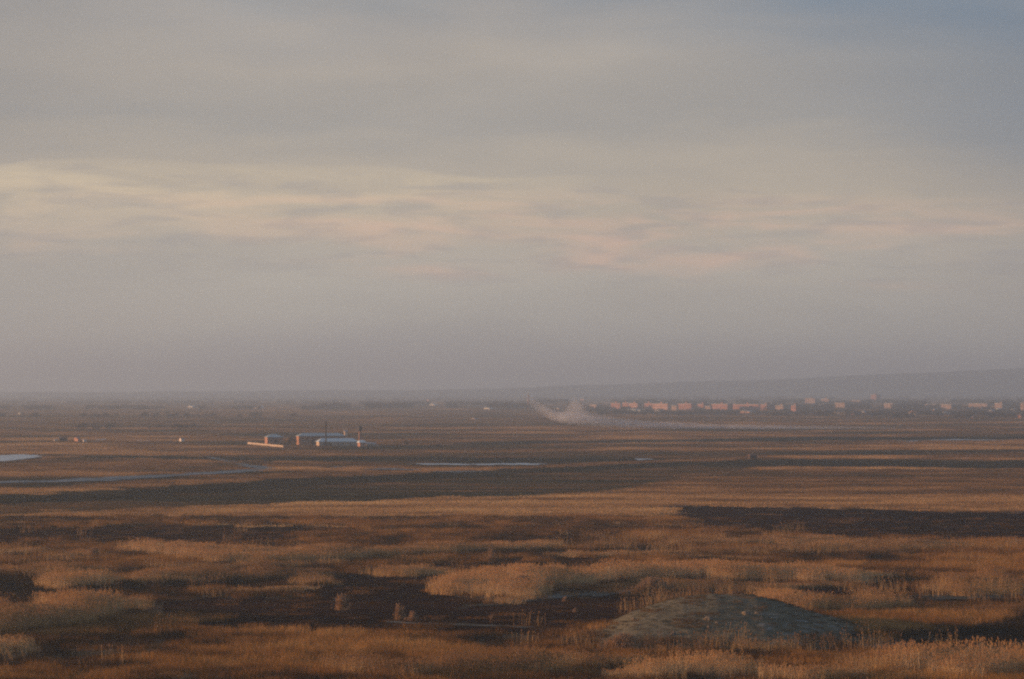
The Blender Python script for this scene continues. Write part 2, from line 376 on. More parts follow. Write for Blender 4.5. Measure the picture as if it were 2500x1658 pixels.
P['water_left'] = [(-150,1112),(0,1113),(60,1110),(115,1113),(100,1118),(60,1122),(0,1128),(-150,1130)]
P['channel'] = [(-150,1184),(0,1176),(120,1174),(230,1167),(400,1160),(560,1150),(625,1146),(575,1136),(535,1124),(500,1117),(515,1116),(560,1124),(610,1136),(680,1144),(640,1152),(560,1156),(400,1166),(260,1176),(120,1179),(0,1181),(-150,1190)]
P['water_a'] = [(985,1134),(1050,1131),(1160,1133),(1290,1131),(1360,1134),(1290,1137),(1150,1138),(1050,1137)]
P['water_b'] = [(880,1145),(940,1144),(1010,1146),(1060,1148),(1000,1150),(900,1149)]
P['water_c'] = [(760,1141),(830,1139),(880,1141),(820,1144)]
P['water_d'] = [(1545,1121),(1590,1119),(1600,1123),(1560,1126)]
P['water_e'] = [(2190,1077),(2235,1075.5),(2240,1078),(2200,1079)]
P['water_f'] = [(2240,1074),(2330,1073),(2400,1074),(2490,1075.5),(2400,1077),(2300,1075.5)]
P['water_g'] = [(1040,1152),(1110,1150),(1200,1152),(1120,1156)]
P['water_h'] = [(225,1074),(262,1072),(262,1074),(235,1076)]
P['water_i'] = [(335,1077),(362,1075),(368,1079),(345,1079)]
P['salt_a'] = [(1096,1440),(1112,1436),(1122,1450),(1180,1459),(1300,1458),(1420,1448),(1560,1440),(1700,1436),(1700,1442),(1560,1450),(1420,1458),(1300,1470),(1200,1482),(1110,1489),(1180,1477),(1260,1464),(1180,1465),(1112,1461)]
P['salt_b'] = [(2180,1450),(2320,1456),(2500,1448),(2650,1450),(2650,1462),(2480,1464),(2330,1466),(2200,1462)]
P['path'] = [(940,1520),(1050,1524.5),(1150,1527),(1280,1533),(1400,1539),(1475,1544),(1475,1548),(1400,1543),(1280,1537),(1150,1530.5),(1050,1528),(940,1524)]
P['salt_c'] = [(1430,1583),(1500,1575),(1560,1580),(1620,1590),(1540,1594),(1430,1592)]

sheet('field', P['olive'], M['olive'], .05, 1, amp=3)
sheet('field', P['meadow'], M['tan'], .06, 2, amp=3)
sheet('field', P['orange_left'], M['rust'], .07, 3, amp=2)
sheet('field', P['orange_left_low'], M['rust'], .07, 4, amp=2)
sheet('field', P['orange_rim'], M['rust'], .09, 5, amp=2)
sheet('field', P['rust_right'], M['rust'], .05, 6)
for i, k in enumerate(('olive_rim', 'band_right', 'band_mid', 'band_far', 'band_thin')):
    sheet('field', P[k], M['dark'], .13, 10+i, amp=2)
for i, k in enumerate(('burnt_right', 'burnt_left', 'burnt_mid')):
    sheet('burnt_ground', P[k], M['burnt'], .10, 20+i, amp=4)
for i, k in enumerate(('dark_front_left', 'dark_front_right')):
    sheet('burnt_ground', P[k], M['dark'], .08, 25+i, amp=4)
for k in list(P):
    if k.startswith('water_') and k not in ('water_left', 'water_h', 'water_i'):
        my = sum(q[1] for q in P[k])/len(P[k]); P[k] = [(a_, my+(b_-my)*.62) for a_, b_ in P[k]]
for i, k in enumerate([k for k in P if k.startswith('water') or k == 'channel']):
    sheet('water', P[k], M['mud'] if k in ('channel', 'water_b', 'water_c', 'water_g') else M['water'], .20, 30+i, step=10, amp=1.2)
for i, k in enumerate(('salt_a', 'salt_b', 'salt_c')):
    sheet('mud_flat', P[k], M['salt'], .16, 50+i, amp=2)
sheet('path', P['path'], M['salt'], .17, 60, amp=.8)

# distant ridge on the right
def make_ridge():
    xs = np.linspace(-3200, 6200, 170); V = []; rows = []
    D0 = 13500.0
    for j, t in enumerate(np.linspace(-1, 1, 15)):
        row = []
        for x in xs:
            px = 1250+F*x/D0
            top = np.interp(px, [-1500,300,900,1150,1400,1700,1980,2200,2500,3500,5000], [957,955,951,947,940,931,921,912,898,862,830])
            h = max(0, (HZ-top)/F*D0+CAMH-2) + 5*(float(fbm(x/300, 0*x+j*.05, 4))-.5)
            z = h*(1-t*t)**.9 + (float(fbm(x/180, t*3, 8))-.5)*10*(1-abs(t)) if abs(t) < 1 else -2
            row.append(len(V)); V.append((x, D0+t*1800, z))
        rows.append(row)
    Fc = [(a[i], a[i+1], b[i+1], b[i]) for a, b in zip(rows, rows[1:]) for i in range(len(xs)-1)]
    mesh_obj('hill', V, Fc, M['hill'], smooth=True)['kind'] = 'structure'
make_ridge()

# ------------------------------------------------------------------ reeds, sedge, grass
def blades(n, w, ht, width, seed, lean=.12, leaves=0, plume=False, seg=2, round_=False):
    """one tuft bed: n bent blades in a w x w square -> verts, faces, material index"""
    r = random.Random(seed); V = []; Fc = []; mi = []
    for _ in range(n):
        if round_:
            x, y = r.gauss(0, w*.24), r.gauss(0, w*.22)
            fall = max(.35, 1-(x*x+y*y)/(w*w*.42))
        else: x, y = (r.random()-.5)*w, (r.random()-.5)*w
        h = ht*r.uniform(.62, 1.08)*(fall if round_ else 1); an = r.random()*6.283; ux, uy = math.cos(an)*width/2, math.sin(an)*width/2
        lx, ly = r.gauss(.5, .8)*lean*h, r.gauss(0, .8)*lean*h
        prev = None
        for k in range(seg+1):
            t = k/seg; q = (1-.75*t) if k < seg or plume else 0
            cx, cy, cz = x+lx*t*t, y+ly*t*t, h*t
            if q > 0:
                i = len(V); V += [(cx-ux*q, cy-uy*q, cz), (cx+ux*q, cy+uy*q, cz)]; cur = (i, i+1)
            else:
                i = len(V); V.append((cx, cy, cz)); cur = (i,)
            if prev:
                Fc.append((prev[0], prev[1], cur[1], cur[0]) if len(cur) == 2 else (prev[0], prev[1], cur[0])); mi.append(0)
            prev = cur
        for _l in range(leaves):
            t = r.uniform(.35, .9); cx, cy, cz = x+lx*t*t, y+ly*t*t, h*t
            a2 = r.random()*6.283; L = r.uniform(.3, .6)*min(1, ht/2.2); dx, dy = math.cos(a2)*L, math.sin(a2)*L
            px_, py_ = -math.sin(a2)*width*.7, math.cos(a2)*width*.7
            i = len(V); V += [(cx-px_, cy-py_, cz), (cx+px_, cy+py_, cz+.02), (cx+dx, cy+dy, cz+L*r.uniform(-.1, .7))]
            Fc.append((i, i+1, i+2)); mi.append(0)
        if plume and r.random() < .88:
            cx, cy, cz = x+lx, y+ly, h; L = r.uniform(.18, .30); W = r.uniform(.03, .06)
            dx, dy = L*.45*math.copysign(1, lx+.05)*r.uniform(.4, 1.2), L*r.uniform(-.3, .3)
            for a2 in (0.4, 1.97):
                qx, qy = math.cos(a2)*W, math.sin(a2)*W; i = len(V)
                V += [(cx, cy, cz-.05), (cx+dx*.5-qx, cy+dy*.5-qy, cz+L*.5), (cx+dx, cy+dy, cz+L), (cx+dx*.5+qx, cy+dy*.5+qy, cz+L*.45)]
                Fc.append((i, i+1, i+2, i+3)); mi.append(1)
    return V, Fc, mi
def source(name, args, mats):
    V, Fc, mi = blades(**args)
    me = bpy.data.meshes.new(name); me.from_pydata(V, [], Fc); me.update()
    for m in mats: me.materials.append(m)
    me.polygons.foreach_set('material_index', mi)
    return bpy.data.objects.new(name, me)
def source_col(name, objs):
    c = bpy.data.collections.new(name)
    for o in objs: c.objects.link(o)
    return c
SRC = {
 'reed': source_col('reed_tufts', [source('reed_tuft', dict(n=95, w=2.6, ht=2.15, width=.035, seed=s, leaves=2, plume=True), [M['reed'], M['plume']]) for s in range(6)]),
 'thin': source_col('thin_reed_tufts', [source('thin_reed_tuft', dict(n=16, w=2.4, ht=2.1, width=.04, seed=s+20, leaves=2, plume=True), [M['reed'], M['plume']]) for s in range(6)]),
 'sedge': source_col('sedge_tufts', [source('sedge_tuft', dict(n=130, w=2.4, ht=.95, width=.04, seed=s+40, lean=.3, leaves=0), [M['sedge']]) for s in range(6)]),
 'grass': source_col('grass_tufts', [source('grass_tuft', dict(n=190, w=5.5, ht=.55, width=.09, seed=s+60, lean=.35), [M['grass']]) for s in range(5)]),
}
def instancer(name, pts, rot, scl, idx, tint, src):
    me = bpy.data.meshes.new(name); n = len(pts)
    me.vertices.add(n); me.vertices.foreach_set('co', np.asarray(pts, np.float32).ravel())
    for nm, typ, val, key in (('rot', 'FLOAT', rot, 'value'), ('scl', 'FLOAT_VECTOR', scl, 'vector'), ('idx', 'INT', idx, 'value'), ('tint', 'FLOAT', tint, 'value')):
        a = me.attributes.new(nm, typ, 'POINT'); a.data.foreach_set(key, np.asarray(val, np.int32 if typ == 'INT' else np.float32).ravel())
    o = bpy.data.objects.new(name, me); COL.objects.link(o)
    t = bpy.data.node_groups.new(name+'_scatter', 'GeometryNodeTree')
    t.interface.new_socket('Geometry', in_out='INPUT', socket_type='NodeSocketGeometry')
    t.interface.new_socket('Geometry', in_out='OUTPUT', socket_type='NodeSocketGeometry')
    N = t.nodes; L = t.links
    gi = N.new('NodeGroupInput'); go = N.new('NodeGroupOutput'); ip = N.new('GeometryNodeInstanceOnPoints')
    ci = N.new('GeometryNodeCollectionInfo'); ci.inputs[0].default_value = SRC[src]; ci.inputs['Separate Children'].default_value = True
    ci.inputs['Reset Children'].default_value = True
    def named(nm, dt):
        q = N.new('GeometryNodeInputNamedAttribute'); q.data_type = dt; q.inputs[0].default_value = nm; return q.outputs[0]
    cb = N.new('ShaderNodeCombineXYZ'); L.new(named('rot', 'FLOAT'), cb.inputs[2])
    L.new(gi.outputs[0], ip.inputs['Points']); L.new(ci.outputs[0], ip.inputs['Instance']); ip.inputs['Pick Instance'].default_value = True
    L.new(named('idx', 'INT'), ip.inputs['Instance Index']); L.new(cb.outputs[0], ip.inputs['Rotation']); L.new(named('scl', 'FLOAT_VECTOR'), ip.inputs['Scale'])
    L.new(ip.outputs[0], go.inputs[0])
    md = o.modifiers.new('scatter', 'NODES'); md.node_group = t
    return o

def inpoly(px, py, poly):
    c = np.zeros(len(px), bool); n = len(poly)
    for i in range(n):
        x0, y0 = poly[i]; x1, y1 = poly[(i+1) % n]
        if y0 == y1: continue
        m = ((y0 > py) != (y1 > py)) & (px < (x1-x0)*(py-y0)/(y1-y0)+x0)
        c ^= m
    return c
def spread(d0, d1, spacing, half=.135):
    """jittered grid over the wedge of ground the photo looks at, a little wider than the frame"""
    ys = np.arange(d0, d1, spacing); out = []
    for y in ys:
        w = y*half+6; xs = np.arange(-w, w, spacing)
        out.append(np.stack([xs+RNG.uniform(-.5, .5, len(xs))*spacing, np.full(len(xs), y)+RNG.uniform(-.5, .5, len(xs))*spacing], 1))
    return np.concatenate(out)
def warp(x, y, a=6.0, s=8.0):
    """push sample points about so that outlines of beds come out ragged"""
    return x+(fbm(x/s, y/s/2.5, 71, 3)-.5)*2*a, y+(fbm(x/s+40, y/s/2.5, 83, 3)-.5)*2*a*1.8

# reed beds: (top line as seen, bottom line as seen, height in m, tint)
BEDS = [
 ([(163,1312),(190,1308),(217,1312)], [(163,1337),(217,1338)], 1.6, .42),
 ([(-150,1341),(100,1339),(245,1343)], [(-150,1356),(245,1358)], 1.1, .62),
 ([(-150,1356),(240,1354)], [(-150,1378),(240,1372)], 1.1, .45),
 ([(213,1337),(243,1337)], [(213,1364),(243,1364)], 1.5, .85),
 ([(300,1336),(380,1323),(500,1325),(650,1326),(800,1331),(900,1333),(1100,1321),(1340,1312)], [(300,1352),(420,1372),(600,1380),(760,1378),(900,1366),(1100,1356),(1200,1352),(1340,1338)],1.7, .74),
 ([(370,1370),(600,1368),(800,1362)], [(370,1395),(600,1395),(820,1385)], 1.4, .6),
 ([(-150,1376),(120,1374),(270,1378)], [(-150,1412),(60,1414),(200,1410),(270,1402)], 1.7, .62),
 ([(110,1392),(170,1390)], [(110,1446),(210,1444)], 2.0, .78),
 ([(270,1398),(450,1388),(620,1386),(760,1388),(790,1394)], [(270,1430),(450,1424),(620,1420),(790,1418)], 1.9, .55),
 ([(405,1408),(490,1408)], [(405,1430),(490,1430)], 1.3, .75),
 ([(-150,1472),(0,1466),(130,1455),(300,1447),(400,1450)], [(-150,1560),(0,1545),(200,1528),(310,1510),(400,1490)], 2.2, .70),
 ([(610,1433),(680,1428),(770,1432)], [(610,1450),(760,1452)], 1.1, .8),
 ([(680,1405),(770,1402)], [(680,1432),(770,1430)], 1.5, .55),
 ([(-150,1545),(40,1538),(110,1545)], [(-150,1600),(60,1596),(115,1580)], 1.8, .68),
 ([(740,1622),(800,1597),(1000,1602),(1150,1592),(1300,1580),(1420,1574),(1500,1590)], [(740,1652),(900,1650),(1150,1648),(1400,1642),(1560,1630)], 1.9, .66),
 ([(940,1380),(1000,1374),(1075,1378)], [(940,1408),(1075,1406)], 1.5, .68),
 ([(1360,1346),(1500,1343),(1700,1348),(1900,1362)], [(1360,1364),(1600,1366),(1900,1376)], 1.0, .80),
 ([(1118,1424),(1135,1392),(1160,1385),(1200,1384),(1250,1378),(1310,1376)], [(1118,1456),(1150,1459),(1185,1462),(1240,1468),(1310,1454)], 1.75, .84),
 ([(1290,1408),(1340,1398),(1385,1404)], [(1290,1456),(1340,1450),(1385,1440)], 1.6, .86),
 ([(1200,1450),(1260,1446)], [(1170,1480),(1262,1470)], 1.0, .85),
 ([(1290,1376),(1400,1370),(1600,1364),(1850,1368),(2050,1376),(2250,1392)], [(1290,1452),(1340,1440),(1450,1424),(1560,1420),(1700,1418),(1850,1420),(2050,1426),(2250,1412)], 2.6, .92),
 ([(1540,1416),(1600,1408),(1650,1412),(1800,1415),(1900,1416),(2050,1412)], [(1540,1442),(1640,1448),(1780,1446),(1900,1440),(2050,1430)], 1.7, .72),
 ([(1420,1420),(1500,1418),(1560,1424)], [(1330,1448),(1450,1446),(1540,1440)], 1.0, .6),
 ([(1400,1325),(1700,1310),(1900,1304),(2200,1315),(2450,1322),(2650,1325)], [(1400,1340),(1700,1335),(1900,1335),(2200,1345),(2450,1338),(2650,1336)], 1.2, .66),
 ([(1700,1335),(1950,1330),(2200,1335)], [(1700,1358),(1950,1358),(2200,1356)], 1.2, .60),
 ([(1815,1564),(1860,1560),(1905,1566)], [(1815,1600),(1905,1600)], 1.5, .80),
 ([(1560,1612),(1650,1605),(1850,1602),(2050,1594),(2150,1588),(2300,1580),(2500,1578),(2650,1576)], [(1540,1662),(1700,1660),(1900,1660),(2650,1664)], 2.3, .82),
 ([(1830,1443),(1950,1436),(2100,1440),(2240,1448)], [(1830,1490),(1950,1500),(2150,1502),(2240,1490)], 2.1, .74),
 ([(2210,1410),(2330,1398),(2500,1404),(2650,1402)], [(2210,1452),(2330,1458),(2650,1450)], 2.1, .68),
 ([(2330,1470),(2500,1462),(2650,1460)], [(2300,1500),(2650,1506)], 1.4, .45),
 ([(1600,1670),(1900,1668),(2650,1676)], [(1600,1760),(2650,1760)], 1.6, .40),
 ([(-150,1690),(600,1690),(1600,1672)], [(-150,1780),(1600,1770)], 1.6, .6),
]
def bed_mask(px, py, bed, full=False):
    top, bot, h, tint = bed
    tx = np.array([p[0] for p in top], float); ty = np.array([p[1] for p in top], float)
    bxs = np.array([p[0] for p in bot], float); by = np.array([p[1] for p in bot], float)
    b = np.interp(px, bxs, by); t = np.interp(px, tx, ty)
    # the back edge is hidden by the height of the reeds: shift the seen top line down to their feet
    hh = np.clip((b-t-9)*CAMH/(b-HZ), .7, h)
    t = np.minimum(t + hh*(t-HZ)/(CAMH-hh)*.95, b-8)
    lo, hi = min(tx.min(), bxs.min()), max(tx.max(), bxs.max())
    m = (px > lo) & (px < hi) & (py > t) & (py < b)
    return (m, hh) if full else m
def masks(xy):
    wx, wy = warp(xy[:,0], xy[:,1]); px, py = to_px(wx, wy); return px, py
def grow(name, src, xy, scl, tint, label, z=None):
    n = len(xy); z = mound_z(xy[:,0], xy[:,1]) if z is None else z
    pts = np.stack([xy[:,0], xy[:,1], z], 1)
    k = len(SRC[src].objects)
    o = instancer(name, pts, RNG.uniform(0, 6.283, n), scl, RNG.integers(0, k, n), tint, src)
    tag(o, label, 'reeds' if 'reed' in name else 'grass', kind='stuff'); return o
counts = {}
def make_reeds():
    xy = spread(318, 760, 1.65); px, py = masks(xy)
    keep = np.zeros(len(xy), bool); H = np.zeros(len(xy)); T = np.zeros(len(xy))
    soft_ = np.zeros(len(xy))
    for bed in BEDS:
        m, hh = bed_mask(px, py, bed, True); k = np.zeros(len(xy))
        for ox, oy in ((-34,0),(34,0),(-70,0),(70,0),(-18,4),(18,-4),(0,7),(0,-7)): k += bed_mask(px+ox, py+oy, bed)
        k = k/8.0; m2 = m | (k > .55); keep |= m2; H[m2] = hh[m2]; T[m2] = bed[3]; soft_[m2] = np.maximum(soft_[m2], k[m2])
    bare = mound_z(xy[:,0], xy[:,1]) > .5
    gap = fbm(xy[:,0]/5, xy[:,1]/9, 200, 3)
    keep &= ~bare & (gap > .25) & (RNG.random(len(xy)) < .45+.75*soft_)
    xy, H, T, gap, soft_ = xy[keep], H[keep], T[keep], gap[keep], soft_[keep]
    n = len(xy)
    hv = (.56+.94*fbm(xy[:,0]/6.5, xy[:,1]/14, 210, 3))
    s = H/2.55*hv*RNG.uniform(.80, 1.14, n)*(.74+.34*soft_)*(.86+.5*(fbm(xy[:,0]/2.2, xy[:,1]/4, 230, 2)-.3))
    tint = T + .12 + (fbm(xy[:,0]/9, xy[:,1]/20, 220, 3)-.5)*.5 + (fbm(xy[:,0]/2.5, xy[:,1]/5, 225, 2)-.5)*.25 + RNG.uniform(-.04, .04, n)
    grow('reed_bed', 'reed', xy, np.stack([RNG.uniform(.9, 1.1, n)]*2+[s], 1), tint, 'dense beds of tall tawny plumed reeds across the near marsh'); counts['reed'] = n
    # loose single stems round the beds and over the burnt ground
    xy = spread(318, 760, 3.0); px, py = masks(xy)
    f = fbm(xy[:,0]/7, xy[:,1]/16, 300, 4)
    near = np.zeros(len(xy), bool)
    for bed in BEDS: near |= bed_mask(px, py-6, bed) | bed_mask(px+15, py-9, bed) | bed_mask(px-15, py-4, bed)
    p = np.where(near, .30, .02) * (f > .45) + .05*(f > .62)
    for x0, x1, y0, y1 in ((1515,1625,1480,1496),(1610,1730,1468,1484),(1690,1900,1455,1478),(2080,2240,1440,1452),(490,640,1452,1464),(1380,1480,1560,1590),(1590,2140,1585,1604),(1060,1140,1395,1404),(1600,2100,1350,1362),(1450,1900,1318,1330)):
        p = np.where((px > x0) & (px < x1) & (py > y0) & (py < y1), .85, p)
    burnt = inpoly(px, py, P['burnt_right']) | inpoly(px, py, P['burnt_mid'])
    p = np.where(burnt & (p < .5), p*.12, p)
    keep = (RNG.random(len(xy)) < p) & (mound_z(xy[:,0], xy[:,1]) < .6)
    xy = xy[keep]; n = len(xy)
    s = RNG.uniform(.45, 1.0, n)
    grow('loose_reeds', 'thin', xy, np.stack([RNG.uniform(.7, 1.3, n)]*2+[s], 1), RNG.uniform(.45, .9, n), 'thin scattered reed stems between the dense beds'); counts['thin'] = n
def make_sedge():
    xy = spread(318, 790, 2.0); px, py = masks(xy)
    f = fbm(xy[:,0]/9, xy[:,1]/22, 400, 4); g = fbm(xy[:,0]/3, xy[:,1]/6, 420, 3)
    PX, PY = px, py; px = px+RNG.normal(0, 22, len(px)); py = py+RNG.normal(0, 3.0, len(py))
    burnt = inpoly(px, py, P['burnt_right']) | inpoly(px, py, P['burnt_mid']) | inpoly(px, py, P['burnt_left'])
    dark = inpoly(px, py, P['dark_front_left']) | inpoly(px, py, P['dark_front_right'])
    pale = inpoly(px, py, P['salt_a']) | inpoly(px, py, P['salt_b']) | inpoly(px, py, P['path']) | inpoly(px, py, P['salt_c'])
    px, py = PX, PY
    p = np.where(f > .36, .92, .35); tint = .40+(f-.5)*1.2+(g-.5)*.5
    front = py > 1536
    tint = np.where(front, .50+(f-.5)*1.5+(g-.5)*.7+(fbm(xy[:,0]/30, xy[:,1]/7, 460, 2)-.5)*.7, tint)
    tint = np.where(inpoly(px, py, P['rust_right']), .62+(f-.5), tint)
    osr = (px > 2060) & (px < 2420) & (py > 1497) & (py < 1552)
    tint = np.where(osr, .62+(f-.5)*1.0, tint); p = np.where(osr, .95, p)
    osl = (px > -200) & (px < 120) & (py > 1428) & (py < 1455); tint = np.where(osl, .75, tint); p = np.where(osl, .95, p)
    h = .45+.5*f+.35*fbm(xy[:,0]/1.3, xy[:,1]/1.6, 440, 2)
    tint_j = (fbm(xy[:,0]/1.1, xy[:,1]/2.0, 450, 2)-.5)*.5
    p = np.where(burnt, .10+.35*(g > .56)+.2*(f > .6), p); h = np.where(burnt, .22+.25*g, h); tint = np.where(burnt, .22+(g-.5)*.8, tint)
    p = np.where(dark, .6, p); tint = np.where(dark, .06, tint)
    p = np.where(pale, .03, p)
    mz = mound_z(xy[:,0], xy[:,1]); up = mz > .35+.8*fbm(xy[:,0]/2, xy[:,1]/2, 91, 2)
    h = np.where(up, .28, h); p = np.where(up, .16*(xy[:,0] < 22), p); tint = np.where(up, .45, tint)
    keep = (RNG.random(len(xy)) < p)
    xy = xy[keep]; n = len(xy); h = h[keep]*RNG.uniform(.75, 1.2, n)
    grow('sedge', 'sedge', xy, np.stack([RNG.uniform(.9, 1.15, n)]*2+[h], 1), tint[keep]+tint_j[keep]+RNG.uniform(-.06, .06, n), 'low russet and dark brown sedge growing between the reed beds'); counts['sedge'] = n
    # short turf on the mound
    xy = spread(385, 445, 1.1); mz = mound_z(xy[:,0], xy[:,1], True); keep = (mz > .2) & (RNG.random(len(xy)) < .8*(fbm(xy[:,0]/1.5, xy[:,1]/1.5, 77, 3) > .45))
    xy = xy[keep]; n = len(xy)
    grow('mound_turf', 'grass', xy, np.stack([np.full(n, .20)]*2+[RNG.uniform(.12, .30, n)], 1), RNG.uniform(.22, .42, n), 'short dry turf growing over the low rounded mound', z=mz[keep]-.03)
def meadow_tint(xy, px, py):
    a = fbm(xy[:,0]/60, xy[:,1]/70, 500, 4); b = fbm(xy[:,0]/14, xy[:,1]/20, 520, 3)
    t = .42+(a-.5)*.8+(b-.5)*.4; h = .75+.5*b; p = np.full(len(px), .92)
    def put(k, tt, hh, pp=.95, va=.5):
        nonlocal t, h, p
        m = inpoly(px, py, P[k]); t = np.where(m, tt+(a-.5)*va+(b-.5)*.25, t); h = np.where(m, hh, h); p = np.where(m, pp, p)
    mt = .40+.26*np.clip((py-1165)/60, 0, 1)+(fbm(xy[:,0]/70, xy[:,1]/13, 540, 3)-.5)*.5
    m = inpoly(px, py, P['meadow']); t = np.where(m, mt+(b-.5)*.3, t); h = np.where(m, .85, h); p = np.where(m, .95, p);
    st = (fbm(xy[:,0]/90, xy[:,1]/16, 560, 3)-.5)*.55; put('olive', .31, .5, .9, .45); t = np.where(inpoly(px, py, P['olive']), t+st, t); put('orange_left', .62, .9); put('orange_left_low', .55, 1.1)
    put('orange_rim', .54, 1.1); put('rust_right', .6, .9)
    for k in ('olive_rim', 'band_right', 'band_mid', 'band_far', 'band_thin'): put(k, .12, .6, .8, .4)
    for k in ('burnt_right', 'burnt_left'): put(k, .4, .5, .03)
    for k in P:
        if k.startswith('water') or k == 'channel': put(k, .3, .3, .0)
    return t, h, p
def make_grass():
    for nm, d0, d1, sp, s, lab in (('meadow_grass', 735, 1500, 3.6, 1.0, 'tan and olive meadow grass in bands beyond the reeds'),
                                   ('plain_grass', 1500, 2700, 6.5, 1.8, 'short brownish grass of the plain round the farm'),
                                   ('far_grass', 2700, 7500, 19.0, 5.0, 'thin hazy grassland reaching from the farm to the town')):
        xy = spread(d0, d1, sp)
        px, py = (to_px(xy[:,0], xy[:,1])) if s > 1 else masks(xy)
        wet = np.zeros(len(px), bool)
        for k in P:
            if k.startswith('water') or k == 'channel':
                for o_ in (0, 1.5, 3.5): wet |= inpoly(px, py-o_, P[k])
        px = px+RNG.normal(0, 14, len(px)); py = py+RNG.normal(0, 1, len(py))*np.clip((py-HZ)/150.0, .2, 2.2)
        t, h, p = meadow_tint(xy, px, py)
        keep = (RNG.random(len(xy)) < p) & ~wet; xy = xy[keep]; n = len(xy)
        grow(nm, 'grass', xy, np.stack([np.full(n, s)]*2+[h[keep]*(1.0 if s < 4 else 1.5)*RNG.uniform(.8, 1.2, n)], 1), t[keep], lab, z=np.zeros(n)); counts[nm] = n
make_reeds(); make_sedge(); make_grass()

# single reed clumps one can point at
def reed_clump(px, py, width_px, height_px, label, dense=1.0, seed=0):
    s = ppm(py); w = width_px/s; h = height_px/s
    V, Fc, mi = blades(n=int(60*w*w*dense)+14, w=w, ht=h*.88, width=.045, seed=seed, leaves=3, plume=True, lean=.13, round_=True)
    o = mesh_obj('reed_clump', V, Fc, [M['clump_stem'], M['clump_plume']], fm=mi); p = at(px, py); o.location = (p.x, p.y, 0)
    tag(o, label, 'reeds', 'lone reed clumps')
reed_clump(833, 1492, 34, 44, 'rounded bright reed clump alone on the burnt ground, left of centre', 1.2, 101)
reed_clump(972, 1515, 26, 42, 'taller leaning reed clump at the left end of the pale path', 1.0, 102)
reed_clump(1005, 1518, 26, 24, 'low fringe of reeds right behind the leaning clump by the path', 1.6, 103)
reed_clump(1196, 1377, 20, 40, 'narrow upright reed clump in the dark gap above the main bed', 1.0, 104)
reed_clump(2247, 1466, 9, 24, 'short slim reed tuft at the water edge right of the mound', 2.0, 105)
reed_clump(1378, 1471, 14, 12, 'tiny reed tuft out on the black burnt ground near the centre', 1.2, 106)
reed_clump(1198, 1524, 6, 26, 'single thin reed stalk standing on the pale path', 1.5, 107)
reed_clump(1520, 1592, 100, 46, 'wide bushy golden reed clump at the left foot of the mound', .8, 108)
reed_clump(228, 1364, 30, 28, 'small squarish bright reed clump in the upper left marsh', 1.3, 109)
reed_clump(1404, 1497, 14, 9, 'faint low tuft on burnt ground left of the mound top', 1.2, 110)
reed_clump(1590, 1447, 80, 38, 'glowing orange reed clump at the front of the main bed', 1.0, 111)
reed_clump(1272, 1450, 60, 48, 'orange reed clump bulging from the left end of the main bed', .8, 112)

# stones on the mound
def stone(px, py, w, h, label, seed):
    r = random.Random(seed); bm = bmesh.new(); bmesh.ops.create_icosphere(bm, subdivisions=3, radius=.5)
    for v in bm.verts:
        c = v.co.copy(); n = float(fbm(c.x*3+seed, c.y*3+c.z*4, seed, 3)); v.co = c*(.45+1.1*n)
        if v.co.z < -.18: v.co.z = -.18
    # meet the mound along this line of sight
    best = None
    for k in range(900):
        d = 380+k*.1; p = at(px, py, dist=d)
        if p.z <= float(mound_z(p.x, p.y)): best = p; break
    if best is None: best = at(px, py)
    s = F/best.y
    o = bm_obj('stone', bm, M['stone'], smooth=False); o.scale = (w/s*.8, w/s*.6, h/s*1.0); o.rotation_euler = (0, 0, r.uniform(-.6, .6))
    o.location = (best.x, best.y, float(mound_z(best.x, best.y, True))-.02)
    tag(o, label, 'stone', 'stones on the mound')
stone(1548, 1512, 17, 13, 'pale stone on the upper left outline of the mound', 1)
stone(1645, 1550, 22, 15, 'sunlit stone low on the left flank of the mound', 2)
stone(1728, 1513, 30, 12, 'wide dark-bellied stone in the middle of the mound', 3)
stone(1822, 1498, 30, 14, 'large pale broken stone just below the mound top', 4)
stone(1850, 1494, 20, 10, 'smaller stone touching the large pale one below the top', 5)
stone(1732, 1531, 18, 12, 'angular stone under the dark-bellied one', 6)
stone(1752, 1522, 20, 12, 'yellowish stone right of the angular one on the mound', 7)
stone(1984, 1552, 16, 10, 'whitish stone low on the shaded right flank', 8)

